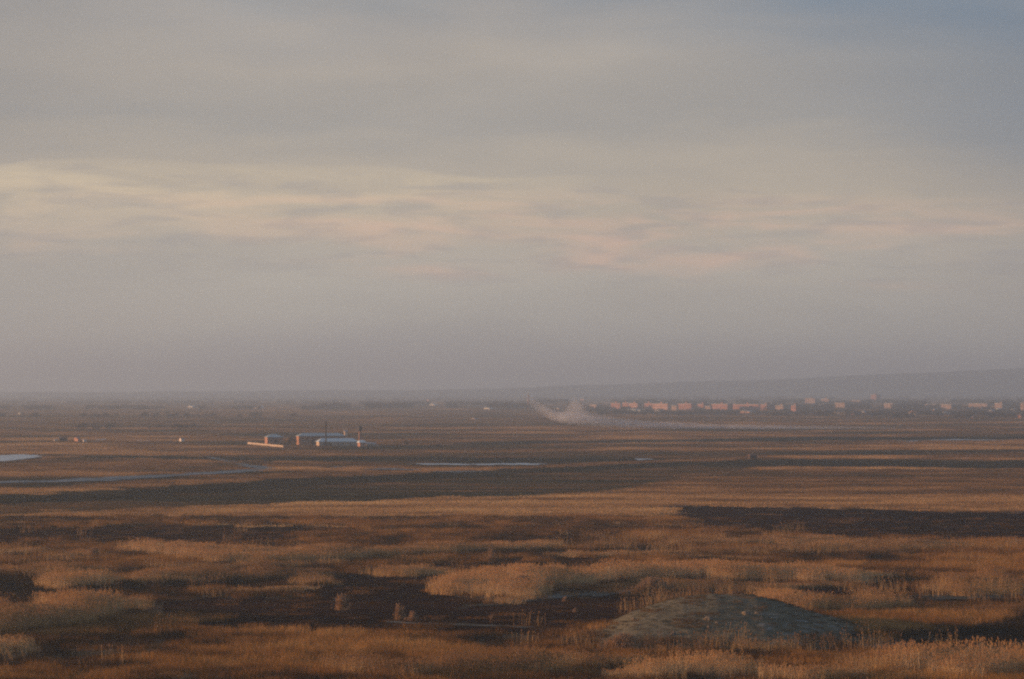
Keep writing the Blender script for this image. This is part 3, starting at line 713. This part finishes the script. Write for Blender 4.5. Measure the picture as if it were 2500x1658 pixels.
# ------------------------------------------------------------------ buildings
YAW = R(10.5)
def roof_mesh(L, W, z, rise, ov, hip, t=.12):
    """hip (or gable when hip = 0) roof with thickness"""
    x0, x1, y0, y1 = -ov, L+ov, -ov, W+ov; ym = W/2
    top = [(x0,y0,z),(x1,y0,z),(x1,y1,z),(x0,y1,z),(x0+hip,ym,z+rise),(x1-hip,ym,z+rise)]
    V = top + [(a,b,c-t) for a,b,c in top]
    Fc = [(0,1,5,4),(2,3,4,5),(1,2,5),(3,0,4),(7,6,10,11),(9,8,11,10),(8,7,11),(6,9,10),(0,6,7,1),(1,7,8,2),(2,8,9,3),(3,9,6,0)]
    return V, Fc
def house(name, label, cat, px0, px1, ytop, ybase, depth, wall, roof, rise=1.0, hip=0.0, ov=.35, group=None, yaw=YAW, doors=(), windows=(), chimney=None, flat=False, tex=None):
    """px0..px1: the long front as seen; its left end turns towards the low sun"""
    s = ppm(ybase); p = at(px0, ybase); L = (px1-px0)/s/math.cos(yaw); H = (ybase-ytop)/s
    r = empty(name, (p.x, p.y, 0), yaw); tag(r, label, cat, group)
    bm = bmesh.new(); bx(bm, 0, L, 0, depth, -.3, H)
    if not flat and hip == 0:
        for xx in (0, L):
            v = [bm.verts.new(q) for q in ((xx, 0, H), (xx, depth, H), (xx, depth/2, H+rise*.96))]; bm.faces.new(v)
    bm_obj('wall', bm, wall, r)
    if flat:
        bm = bmesh.new(); bx(bm, -.2, L+.2, -.2, depth+.2, H, H+.35); bm_obj('roof', bm, roof, r)
    else:
        V, Fc = roof_mesh(L, depth, H+.13, rise, ov, hip); ro = mesh_obj('roof', V, Fc, roof, r)
        if chimney is not None:
            bm = bmesh.new(); bx(bm, L*chimney-.3, L*chimney+.3, depth*.35, depth*.35+.6, H+rise*.3, H+rise+.7, .03); bm_obj('chimney', bm, M['brick'], ro)
    for x, w, h in doors:
        bm = bmesh.new(); bx(bm, x*L-w/2, x*L+w/2, -.06, -.003, 0, h); bm_obj('door', bm, M['wood'], r)
    for x, w, z, h in windows:
        bm = bmesh.new(); bx(bm, x*L-w/2-.08, x*L+w/2+.08, -.05, -.003, z-.08, z+h+.08); wo = bm_obj('window', bm, M['white'], r)
        bm = bmesh.new(); bx(bm, x*L-w/2, x*L+w/2, -.09, -.053, z, z+h); bm_obj('pane', bm, M['glass'], wo)
    return r
house('small_barn', 'small barn with pale hipped roof, leftmost behind the long sunlit wall', 'barn', 653, 690, 1068, 1085, 9.0, M['pink_plaster'], M['sheet_dull'], 1.25, 2.6, doors=[(.55, 1.2, 2.0)], windows=[(.25,.9,1.3,.8)])
house('long_barn', 'longest barn of the farm, pale blue roof, behind the mast', 'barn', 730, 842, 1065, 1088, 8.5, M['pink_plaster'], M['sheet_dull'], 1.15, 2.6, doors=[(.3, 1.6, 2.4)], windows=[(.1,.9,1.6,.8),(.2,.9,1.6,.8)])
house('front_barn', 'low front barn with the brightest pale blue roof, at the mast foot', 'barn', 779, 873, 1079, 1091, 8.0, M['plaster'], M['sheet'], 1.35, 1.8, doors=[(.28, 1.4, 1.6)], windows=[(.12,.8,.8,.7),(.5,.8,.8,.7),(.62,.8,.8,.7),(.8,.8,.8,.7)])
house('barn_annex', 'small annex with orange sunlit end at the right of the front barn', 'shed', 879, 893, 1081, 1093, 7.0, M['pink_plaster'], M['sheet'], .9, .6)
house('lean_shed', 'very low greyish shed farthest right in the farm row', 'shed', 894, 917, 1084, 1090, 4.0, M['concrete'], M['slate'], .5, .3)
house('farm_hut', 'tiny sunlit hut peeping over the long barn roof', 'hut', 842, 849, 1054, 1067, 3.0, M['plaster'], M['slate'], .6, .4)
house('pump_box', 'tiny orange block at the far right end of the farm', 'hut', 920, 924, 1087, 1093, 1.2, M['plaster'], M['rustroof'], .2, .1, ov=.08)
house('cabin', 'lone pinkish square cabin between the left huts and the farm', 'cabin', 442, 450, 1071, 1080, 7.6, M['white'], M['rustroof'], .4, .3, ov=.1, yaw=R(10))
house('field_house', 'small house with orange end wall among the far left huts', 'house', 190, 196, 1071, 1080, 22.0, M['tuff'], M['rustroof'], .5, .4, yaw=R(10))
house('field_shed', 'dark shed just left of the orange walled house', 'shed', 145, 164, 1070, 1078, 3.0, M['wood'], M['rustroof'], .4, .3)
house('white_shed', 'little white shed right of the orange walled house', 'shed', 204, 211, 1075, 1081, 3.5, M['white'], M['slate'], .3, .2, ov=.1)
house('low_shed', 'lowest yellowish shed at the far left of the huts', 'shed', 133, 142, 1075, 1079, 3.5, M['plaster'], M['slate'], .3, .2, ov=.1)
house('dark_hut', 'square dark brown hut standing alone on the plain, right of centre', 'hut', 1831, 1848, 1112, 1123, 2.5, M['wood'], M['rustroof'], .25, .2, ov=.12)
# long sunlit farm wall
def farm_wall():
    a, b = at(605, 1086), at(692, 1094.5); d = (b-a); L = d.length; r = empty('farm_wall', (a.x, a.y, 0), math.atan2(d.y, d.x))
    tag(r, 'long bright orange sunlit wall in front of the small barn', 'wall')
    bm = bmesh.new(); bx(bm, 0, L, -.12, .12, -.2, 1.05); bm_obj('wall_panel', bm, M['concrete'], r)
    bm = bmesh.new(); bx(bm, -.1, L+.1, -.17, .17, 1.053, 1.14); bm_obj('coping', bm, M['concrete'], r)
farm_wall()
def mast():
    p = at(795.5, 1091); r = empty('mast', (p.x, p.y, 0)); tag(r, 'tall thin dark mast rising in front of the farm barns', 'mast')
    h = 62/ppm(1091); bm = bmesh.new(); tube(bm, (0,0,-.2), (0,0,h), .36, .24, 8); bm_obj('pole', bm, M['mast_steel'], r)
    bm = bmesh.new(); tube(bm, (-.6,0,h-.4), (.6,0,h-.4), .08, .08, 6); bm_obj('crossarm', bm, M['mast_steel'], r)
    bm = bmesh.new(); bx(bm, -.4, .4, -.4, .4, -.1, .25, .04); bm_obj('footing', bm, M['concrete'], r)
mast()
def water_tower():
    s = ppm(1083); p = at(878.5, 1083); r = empty('water_tower', (p.x, p.y, 0)); tag(r, 'slim water tower with dark tank behind the front barn', 'water tower')
    H = (1083-1039)/s
    bm = bmesh.new(); lathe(bm, [(.52,-.2),(.50,H-2.5)], 20); bm_obj('shaft', bm, M['tuff'], r, True)
    bm = bmesh.new(); lathe(bm, [(.50,H-2.5),(.98,H-2.0),(.98,H-.9),(.92,H-.85)], 20); bm_obj('tank', bm, M['tank'], r)
    bm = bmesh.new(); lathe(bm, [(1.04,H-.87),(.30,H-.2),(.08,H)], 20); bm_obj('tank_roof', bm, M['tank'], r)
    bm = bmesh.new()
    for q in (-.18, .18): tube(bm, (q,-.62,0), (q,-.62,H-2.4), .03, .03, 5)
    for k in range(14): tube(bm, (-.18,-.62,.4*k+.3), (.18,-.62,.4*k+.3), .02, .02, 4)
    bm_obj('ladder', bm, M['metal'], r)
water_tower()
def utility_pole(px, py, hpx, label):
    p = at(px, py); h = hpx/ppm(py); r = empty('utility_pole', (p.x, p.y, 0)); tag(r, label, 'pole', 'poles east of the farm')
    bm = bmesh.new(); tube(bm, (0,0,-.2), (0,0,h), .13, .09, 6); bm_obj('pole', bm, M['wood'], r)
    bm = bmesh.new(); tube(bm, (-.7,0,h-.35), (.7,0,h-.35), .06, .06, 5); bm_obj('crossarm', bm, M['wood'], r)
utility_pole(968, 1091, 26, 'thin pole standing just right of the farm sheds')
utility_pole(1018, 1090, 27, 'thin pole farther right of the farm, past the bare bushes')

# trees: tapered trunk, limbs, and a crown of many small twig faces
def tree(name, px, py, hpx, wpx, label, seed, m='twig', group=None, dens=1.0, dist=None):
    s = ppm(py); h = hpx/s; w = wpx/s; p = at(px, py); r = random.Random(seed)
    root = empty(name, (p.x, p.y, 0)); tag(root, label, 'tree' if 'tree' in name else 'bush', group)
    bm = bmesh.new(); tube(bm, (0,0,-.2), (.05*h,0,h*.55), .03*h+.05, .012*h+.02, 6)
    tips = []
    for k in range(9):
        a = r.random()*6.283; z0 = h*r.uniform(.2, .5); q = w*.5*r.uniform(.4, .9); t = (q*math.cos(a), q*math.sin(a), h*r.uniform(.5, .95))
        tube(bm, (.03*h, 0, z0), t, .012*h, .004*h, 4, False); tips.append(t)
    bm_obj('trunk', bm, M['bark'], root)
    V, Fc = crown(w, h, int(340*dens), r); mesh_obj('crown', V, Fc, M[m], root)
    return root
def crown(w, h, n, r):
    V = []; Fc = []
    cl = [(r.uniform(-.32, .32)*w, r.uniform(-.32, .32)*w, h*r.uniform(.30, .82), r.uniform(.16, .27)) for _ in range(9)]
    for _ in range(n):
        cx, cy_, cz, q = r.choice(cl); d = Vector((r.gauss(0,1), r.gauss(0,1), r.gauss(0,1))).normalized()*(r.random()**.45)
        c = Vector((cx+d.x*q*w, cy_+d.y*q*w, min(h, max(.06*h, cz+d.z*q*h))))
        sz = .055*(w+h)/2*r.uniform(.5, 1.3); u = Vector((r.gauss(0,1), r.gauss(0,1), r.gauss(0,1)+.6)).normalized(); v = u.orthogonal()
        i = len(V); V += [c-u*sz, c+v*sz*.35, c+u*sz, c-v*sz*.35]; Fc.append((i, i+1, i+2, i+3))
    return V, Fc
tree('bare_tree', 717, 1088, 26, 18, 'dark bare tree close against the sunlit end of the long barn', 1, 'twig2')
tree('bare_tree', 706, 1087, 21, 16, 'shorter dark bare tree between the small barn and long barn', 2, 'twig2')
tree('bush', 700, 1091, 11, 14, 'dark bush low in front of the gap between the barns', 3, 'twig2')
tree('bush', 992, 1088, 14, 16, 'reddish bare bush between the two thin poles', 4)
tree('bush', 975, 1092, 9, 14, 'low bush at the foot of the nearer thin pole', 5)
tree('bush', 946, 1094, 10, 16, 'scrubby bush just past the last farm shed', 6)
tree('bush', 1067, 1093, 9, 34, 'wide flat dark bush right of the thin poles', 7, 'twig2')
tree('bush', 1160, 1096, 8, 40, 'long reddish scrub well right of the farm', 8)
tree('bush', 425, 1047, 8, 10, 'dark far bush beyond the lone pinkish cabin, left one', 9, 'twig2')
tree('bush', 458, 1044, 8, 9, 'dark far bush beyond the lone pinkish cabin, right one', 10, 'twig2')
for i, (px, w, h) in enumerate(((1512,12,6),(1526,16,9),(1541,18,10))):
    tree('bush', px, 1124, h, w, ('lowest left part of the black thicket near centre', 'middle black bush of the thicket near centre', 'tallest right black bush of the thicket near centre')[i], 20+i, 'twig2', 'black thicket bushes', 1.5)

# ------------------------------------------------------------------ the town
def block_mat(name, c1, c2):
    m, N, out = mat(name); p = N.new('ShaderNodeBsdfPrincipled'); N.link(p.outputs[0], out.inputs[0]); p.inputs['Roughness'].default_value = .9
    tc = N.new('ShaderNodeTexCoord'); sp = N.new('ShaderNodeSeparateXYZ'); N.link(tc.outputs['Object'], sp.inputs[0])
    wall = N.ramp(N.noise(tc.outputs['Object'], .25, 4, .6), [(.35, c1), (.65, c2)])
    h = N.math('ADD', sp.outputs[0], sp.outputs[1])
    fx = N.math('FRACT', N.math('DIVIDE', h, 3.1)); fz = N.math('FRACT', N.math('DIVIDE', sp.outputs[2], 2.9))
    w = N.math('MULTIPLY', N.math('MULTIPLY', N.math('GREATER_THAN', fx, .32), N.math('LESS_THAN', fx, .72)), N.math('MULTIPLY', N.math('GREATER_THAN', fz, .34), N.math('LESS_THAN', fz, .80)))
    N.link(N.mix(N.math('MULTIPLY', w, .8), wall, (.04,.04,.045,1)), p.inputs['Base Color']); return m
M['block_rose'] = block_mat('rose_block_wall', (.28,.125,.10), (.42,.20,.155))
M['block_pale'] = block_mat('pale_block_wall', (.38,.20,.155), (.54,.32,.25))
M['block_dull'] = block_mat('dull_block_wall', (.26,.17,.13), (.38,.26,.20))
G1 = 'apartment blocks in the hazy town'; G2 = 'low houses at the edge of the town'; G3 = 'faint houses lost in the haze'
def block(x0, x1, x2, ytop, ybase, label, wm='block_rose', rm='slate', group=G1, stair=True):
    """x0..x1: sunlit left-facing facade, x1..x2: shaded facade, as seen"""
    s = ppm(ybase); H = (ybase-ytop)/s; w1 = (x1-x0)/s; w2 = max(.5, (x2-x1)/s)
    yaw = R(42); A = w1/math.sin(yaw); B = w2/math.cos(yaw)
    p = at(x1, ybase); r = empty('apartment_block', (p.x, p.y, 0), yaw); tag(r, label, 'building', group)
    bm = bmesh.new(); bx(bm, 0, B, 0, A, -.3, H); bm_obj('wall', bm, M[wm], r)
    bm = bmesh.new(); bx(bm, -.3, B+.3, -.3, A+.3, H+.003, H+.5); ro = bm_obj('roof', bm, M[rm], r)
    if stair:
        bm = bmesh.new(); bx(bm, B*.3, B*.7, A*.4, A*.4+min(3, A*.2), H+.503, H+2.0); bm_obj('roof_hut', bm, M[wm], ro)
TB = [
 (1492,1514,1519,985,1000,'pale rose block, first of the sunlit row from the left','block_rose'),
 (1520,1534,1536,984,998,'narrow rose block, second of the sunlit row','block_rose'),
 (1536,1556,1566,985,999,'bright salmon block left of the first dark gap in the row','block_pale'),
 (1574,1592,1594,985,1000,'dim pink block directly right of the first dark gap','block_rose'),
 (1594,1630,1636,986,1002,'brightest pale block in the town, fifth of the row','block_pale'),
 (1656,1688,1698,986,1001,'rose block alone between two dark gaps, left of centre of row','block_rose'),
 (1704,1718,1732,987,1002,'small rose block with a wide shaded side','block_rose'),
 (1739,1776,1790,987,1003,'broad orange rose block before the longest block','block_rose'),
 (1792,1852,1856,988,1003,'longest orange block of the row','block_rose'),
 (1857,1872,1892,988,1002,'small orange block with a broad blue-grey shaded side','block_rose'),
 (1932,1943,1956,990,1008,'thin upright rose block past the long row','block_rose'),
 (1967,1990,1997,973,987,'far upper rose block, left of the pair on the rise','block_dull'),
 (2006,2024,2030,974,988,'far upper rose block, right of the pair on the rise','block_dull'),
 (2127,2139,2151,964,982,'tallest tower block standing above all the others','block_rose'),
 (2370,2410,2418,986,998,'broad dull orange block near the right edge','block_dull'),
 (2492,2500,2512,985,1003,'block cut by the right edge of the picture','block_dull'),
 (2260,2285,2292,988,996,'faint brownish block between the tower and the right edge','block_dull'),
 (2080,2102,2108,978,985,'faint flat block just left of the tall tower','block_dull'),
]
TB += [
 (1640,1652,1656,991,1003,'small dim block in the first gap right of the brightest block','block_dull'),
 (1722,1734,1738,992,1004,'small dim block squeezed between the two rose blocks','block_dull'),
 (1894,1912,1930,991,1004,'dim wide block filling the gap after the longest block','block_dull'),
 (2040,2062,2076,984,996,'dim low block between the upper pair and the tower','block_dull'),
 (2160,2180,2200,986,998,'dull block behind the houses right of the tower','block_dull'),
 (2300,2322,2350,988,1000,'dull block over the long pale roof','block_dull'),
 (2430,2446,2470,985,999,'dull block between the broad orange block and the right edge','block_dull'),
 (1440,1456,1470,988,998,'faint dull block just left of the sunlit row','block_dull'),
]
for t in TB: block(*t[:6], wm=t[6], rm='slate', stair=(t[4]-t[3]) > 12)
def cottage(px, py, w, h, label, wm, rm, group, rise=None, front=.35):
    s = ppm(py); W = w/s; H = h/s*.62; yaw = R(38); p = at(px, py)
    r = empty('house', (p.x, p.y, 0), yaw); tag(r, label, 'house', group)
    A = W*(1-front)/math.sin(yaw); B = W*front/math.cos(yaw)+1
    bm = bmesh.new(); bx(bm, 0, B, 0, A, -.3, H)
    v = [bm.verts.new(q) for q in ((0, 0, H), (0, A, H), (0, A/2, H+h/s*.36))]; bm.faces.new(v)
    bm_obj('wall', bm, M[wm], r); V, Fc = roof_mesh(B, A, H+.12, h/s*.38, .3, 0); mesh_obj('roof', V, Fc, M[rm], r)
CT = [
 (2085,1014,8,9,'tiny rose house below the tall tower, left one','tuff','slate'),
 (2112,1015,14,12,'pale peaked house below the tall tower, right one','pink_plaster','slate'),
 (2188,1013,13,7,'bright pink low house right of the tall tower','pink_plaster','rustroof'),
 (2236,1014,24,11,'white based house with a wide peaked roof','white','tuff'),
 (2283,1007,8,10,'slim orange house beside a long pale roof','tuff','slate'),
 (2312,1012,36,6,'long low house with a pale grey roof right of the slim house','slate','sheet'),
 (2376,1023,7,8,'small bright pink house lowest near the right edge','pink_plaster','slate'),
 (2424,1011,16,11,'salmon house with a pale roof under the broad dull block','pink_plaster','slate'),
 (2478,1006,14,8,'greyish roofed house left of the edge block','white','slate'),
 (2494,1022,12,12,'rose house low at the right picture edge','tuff','rustroof'),
 (1612,1008,22,8,'pale low house in front of the brightest block','white','slate'),
 (1830,1010,40,8,'long low rose building in front of the longest block','tuff','slate'),
 (1878,1010,22,5,'low pale roof just right of the long low rose building','white','sheet'),
 (1552,1004,34,5,'low bluish roofed shed below the bright salmon block','slate','sheet'),
 (1494,1006,7,5,'tiny white gleaming house left under the sunlit row','white','sheet'),
 (1562,1005,6,5,'tiny white gleaming house right under the salmon block','white','sheet'),
 (1047,980,9,7,'lone bright salmon house on the far plain left of the plume','pink_plaster','slate'),
 (1060,991,20,5,'low pale roof just under the lone bright salmon house','white','sheet'),
 (1134,986,8,7,'faint pink house between the lone salmon house and the plume','pink_plaster','slate'),
 (1196,1000,24,5,'low pale shed left of the rising dust','white','sheet'),
 (1365,1000,10,5,'faint yellowish house in the haze between the dust columns','plaster','slate'),
 (1425,978,12,6,'faint pinkish house over the right dust column','pink_plaster','slate'),
 (966,992,10,5,'faint grey house at the haze edge, centre left','white','slate'),
 (470,996,20,5,'faint pale long shed on the hazy left plain','white','sheet'),
 (636,998,26,5,'second faint pale shed on the hazy left plain','white','sheet'),
 (50,1012,10,4,'faint pale shed near the left picture edge','white','sheet'),
 (2020,992,30,6,'whitish low building under the upper pair of blocks','white','slate'),
 (1160,1026,14,5,'faint pink speck of a house below the tree line, left of the dust','pink_plaster','slate'),
 (2150,1011,26,4,'low greyish greenhouse-like building right of the peaked house','slate','sheet'),
 (2440,1003,14,6,'small grey house behind the salmon house','slate','sheet'),
]
for t in CT: cottage(*t, group=G2 if t[0] > 1480 else G3)
def chimney_stack():
    p = at(1290, 1000); r = empty('chimney_stack', (p.x, p.y, 0)); tag(r, 'faint tall thin chimney stack at the left dust column', 'chimney')
    bm = bmesh.new(); lathe(bm, [(1.0,-.3),(.55,17)], 14); bm_obj('stack', bm, M['brick'], r)
    bm = bmesh.new(); lathe(bm, [(.68,17.003),(.68,17.5)], 14); bm_obj('rim', bm, M['concrete'], r)
chimney_stack()

# tree belts of the town and plain, nobody could count them: instanced bare crowns
def crown_source(seed):
    r = random.Random(seed); w, h = 6.0, 6.5; V, Fc = crown(w, h, 260, r)
    n0 = len(V); V += [(-.15,0,0),(.15,0,0),(.1,0,3.5),(-.1,0,3.5)]; Fc.append((n0, n0+1, n0+2, n0+3))
    me = bpy.data.meshes.new('belt_tree'); me.from_pydata([tuple(v) for v in V], [], Fc); me.update(); me.materials.append(M['belt'])
    return bpy.data.objects.new('belt_tree', me)
M['belt'] = veg_mat('belt_twigs', [(0.0, (.018,.018,.020)), (.5, (.050,.038,.034)), (1.0, (.13,.075,.050))], .1)
SRC['tree'] = source_col('belt_trees', [crown_source(s) for s in range(5)])
def make_belts():
    pts = []; sc = []; ti = []
    r = random.Random(5)
    rows = [(800,1300,997,14,.9),(900,1290,990,8,.8),(1290,2500,1006,8,.42),(1480,2500,1012,6,.5),(1880,2500,998,7,.8),(1480,1900,988,9,.9),(2000,2500,990,8,.9),(1440,2500,1000,7,.5),(1900,2500,1017,4,.6),(0,800,1000,5,.7),
            (0,1300,985,4,.6),(0,1300,975,3,.7),(1300,2500,985,5,1),(1300,2500,975,4,1),(200,520,1048,1.2,.5),(0,2500,966,5,1.1),(0,700,1020,1.5,.6),(2200,2500,1022,3,.6)]
    for x0, x1, y, dens, big in rows:
        L = x1-x0; k = int(L*dens*.16)
        for _ in range(k):
            px = r.uniform(x0-20, x1+20)
            if float(vnoise(px/38.0, y*.37, 61)) < .38: continue
            py = y+r.gauss(0, 1.6); p = at(px, max(960, py)); pts.append((p.x, p.y, 0)); q = big*r.uniform(.6, 1.25)
            sc.append((q*r.uniform(1, 1.7), q*1.3, q)); ti.append(r.uniform(0, .9))
    n = len(pts)
    o = instancer('tree_belt', np.array(pts), RNG.uniform(0, 6.283, n), np.array(sc), RNG.integers(0, 5, n), np.array(ti), 'tree')
    tag(o, 'hazy dark belts of bare trees round the far town', 'trees', kind='stuff')
make_belts()

# ------------------------------------------------------------------ dust trail
def dust(name, label, pts, D, dens, seed):
    """pts: (column, row, radius) as seen; a tube whose dust thins out towards its skin"""
    s = D/F; C = [((px-1250)*s, (HZ-py)*s+CAMH, rr*s) for px, py, rr in pts]
    x0, x1 = C[0][0]-C[0][2], C[-1][0]+C[-1][2]
    xs = np.linspace(x0, x1, 60); cz = np.interp(xs, [c[0] for c in C], [c[1] for c in C]); rr = np.interp(xs, [c[0] for c in C], [c[2] for c in C])
    n = 14; V = []; rings = []
    for i, (x, z, q) in enumerate(zip(xs, cz, rr)):
        e = .05 if i in (0, len(xs)-1) else 1.0; ring = []
        for k in range(n):
            a = 2*math.pi*k/n; ring.append(len(V)); V.append((x, D+q*e*1.4*math.cos(a), max(.25, z+q*e*math.sin(a))))
        rings.append(ring)
    Fc = [(a[k], a[(k+1) % n], b[(k+1) % n], b[k]) for a, b in zip(rings, rings[1:]) for k in range(n)] + [tuple(rings[0][::-1]), tuple(rings[-1])]
    m, N, out = mat(name+'_air'); v = N.new('ShaderNodeVolumePrincipled'); N.link(v.outputs[0], out.inputs['Volume'])
    v.inputs['Color'].default_value = (.90,.93,.97,1); v.inputs['Anisotropy'].default_value = .3
    g = N.new('ShaderNodeTexCoord'); sp = N.new('ShaderNodeSeparateXYZ'); N.link(g.outputs['Object'], sp.inputs[0])
    t = N.rng(sp.outputs[0], x0, x1, 0, 1, False)
    def curve(vals, lo, hi):
        f = N.new('ShaderNodeFloatCurve'); c = f.mapping.curves[0]; m_ = len(vals)
        c.points[0].location = (0, (vals[0]-lo)/(hi-lo)); c.points[-1].location = (1, (vals[-1]-lo)/(hi-lo))
        for i in range(1, m_-1): c.points.new(i/(m_-1), (vals[i]-lo)/(hi-lo))
        for q in c.points: q.handle_type = 'VECTOR'
        f.mapping.update(); N.link(t, f.inputs['Value']); return N.math('ADD', N.math('MULTIPLY', f.outputs[0], hi-lo), lo)
    k = 28; zc = curve([cz[int(i*59/(k-1))] for i in range(k)], 0, 30); rc = curve([rr[int(i*59/(k-1))] for i in range(k)], 0, 12)
    dz = N.math('DIVIDE', N.math('SUBTRACT', sp.outputs[2], zc), rc); dy = N.math('DIVIDE', N.math('SUBTRACT', sp.outputs[1], D), N.math('MULTIPLY', rc, 1.4))
    q = N.math('SUBTRACT', 1.0, N.math('ADD', N.math('MULTIPLY', dz, dz), N.math('MULTIPLY', dy, dy)), clamp=True)
    q = N.math('POWER', q, 1.3)
    nz = N.rng(N.noise(g.outputs['Object'], .16, 4, .6), .25, .70, .60, 1.05)
    fade = N.math('MULTIPLY', N.math('MULTIPLY', N.rng(t, 0, .08), N.rng(t, 1, .50, .0, 1)), N.math('DIVIDE', 4.5, rc))
    N.link(N.math('MULTIPLY', N.math('MULTIPLY', q, nz), N.math('MULTIPLY', fade, dens)), v.inputs['Density'])
    m.cycles.volume_step_rate = 1.0
    o = mesh_obj(name, V, Fc, m); tag(o, label, 'dust', kind='stuff')
dust('dust_trail', 'pale dust trail sweeping down from the haze and along the plain', [(1284,960,17),(1296,980,18),(1314,1000,19),(1342,1013,18),(1375,1019,20),(1420,1023,20),(1480,1030,17),(1560,1036,12),(1700,1041,9),(1850,1044,8),(2000,1046,8),(2350,1049,8)], 2480.0, .10, 1)
dust('dust_puff', 'rounded dust puff rising over the middle of the trail', [(1372,1019,14),(1390,1006,28),(1400,999,35),(1412,1004,30),(1446,1020,14)], 2500.0, .085, 2)
make_haze()
print('COUNTS', counts)
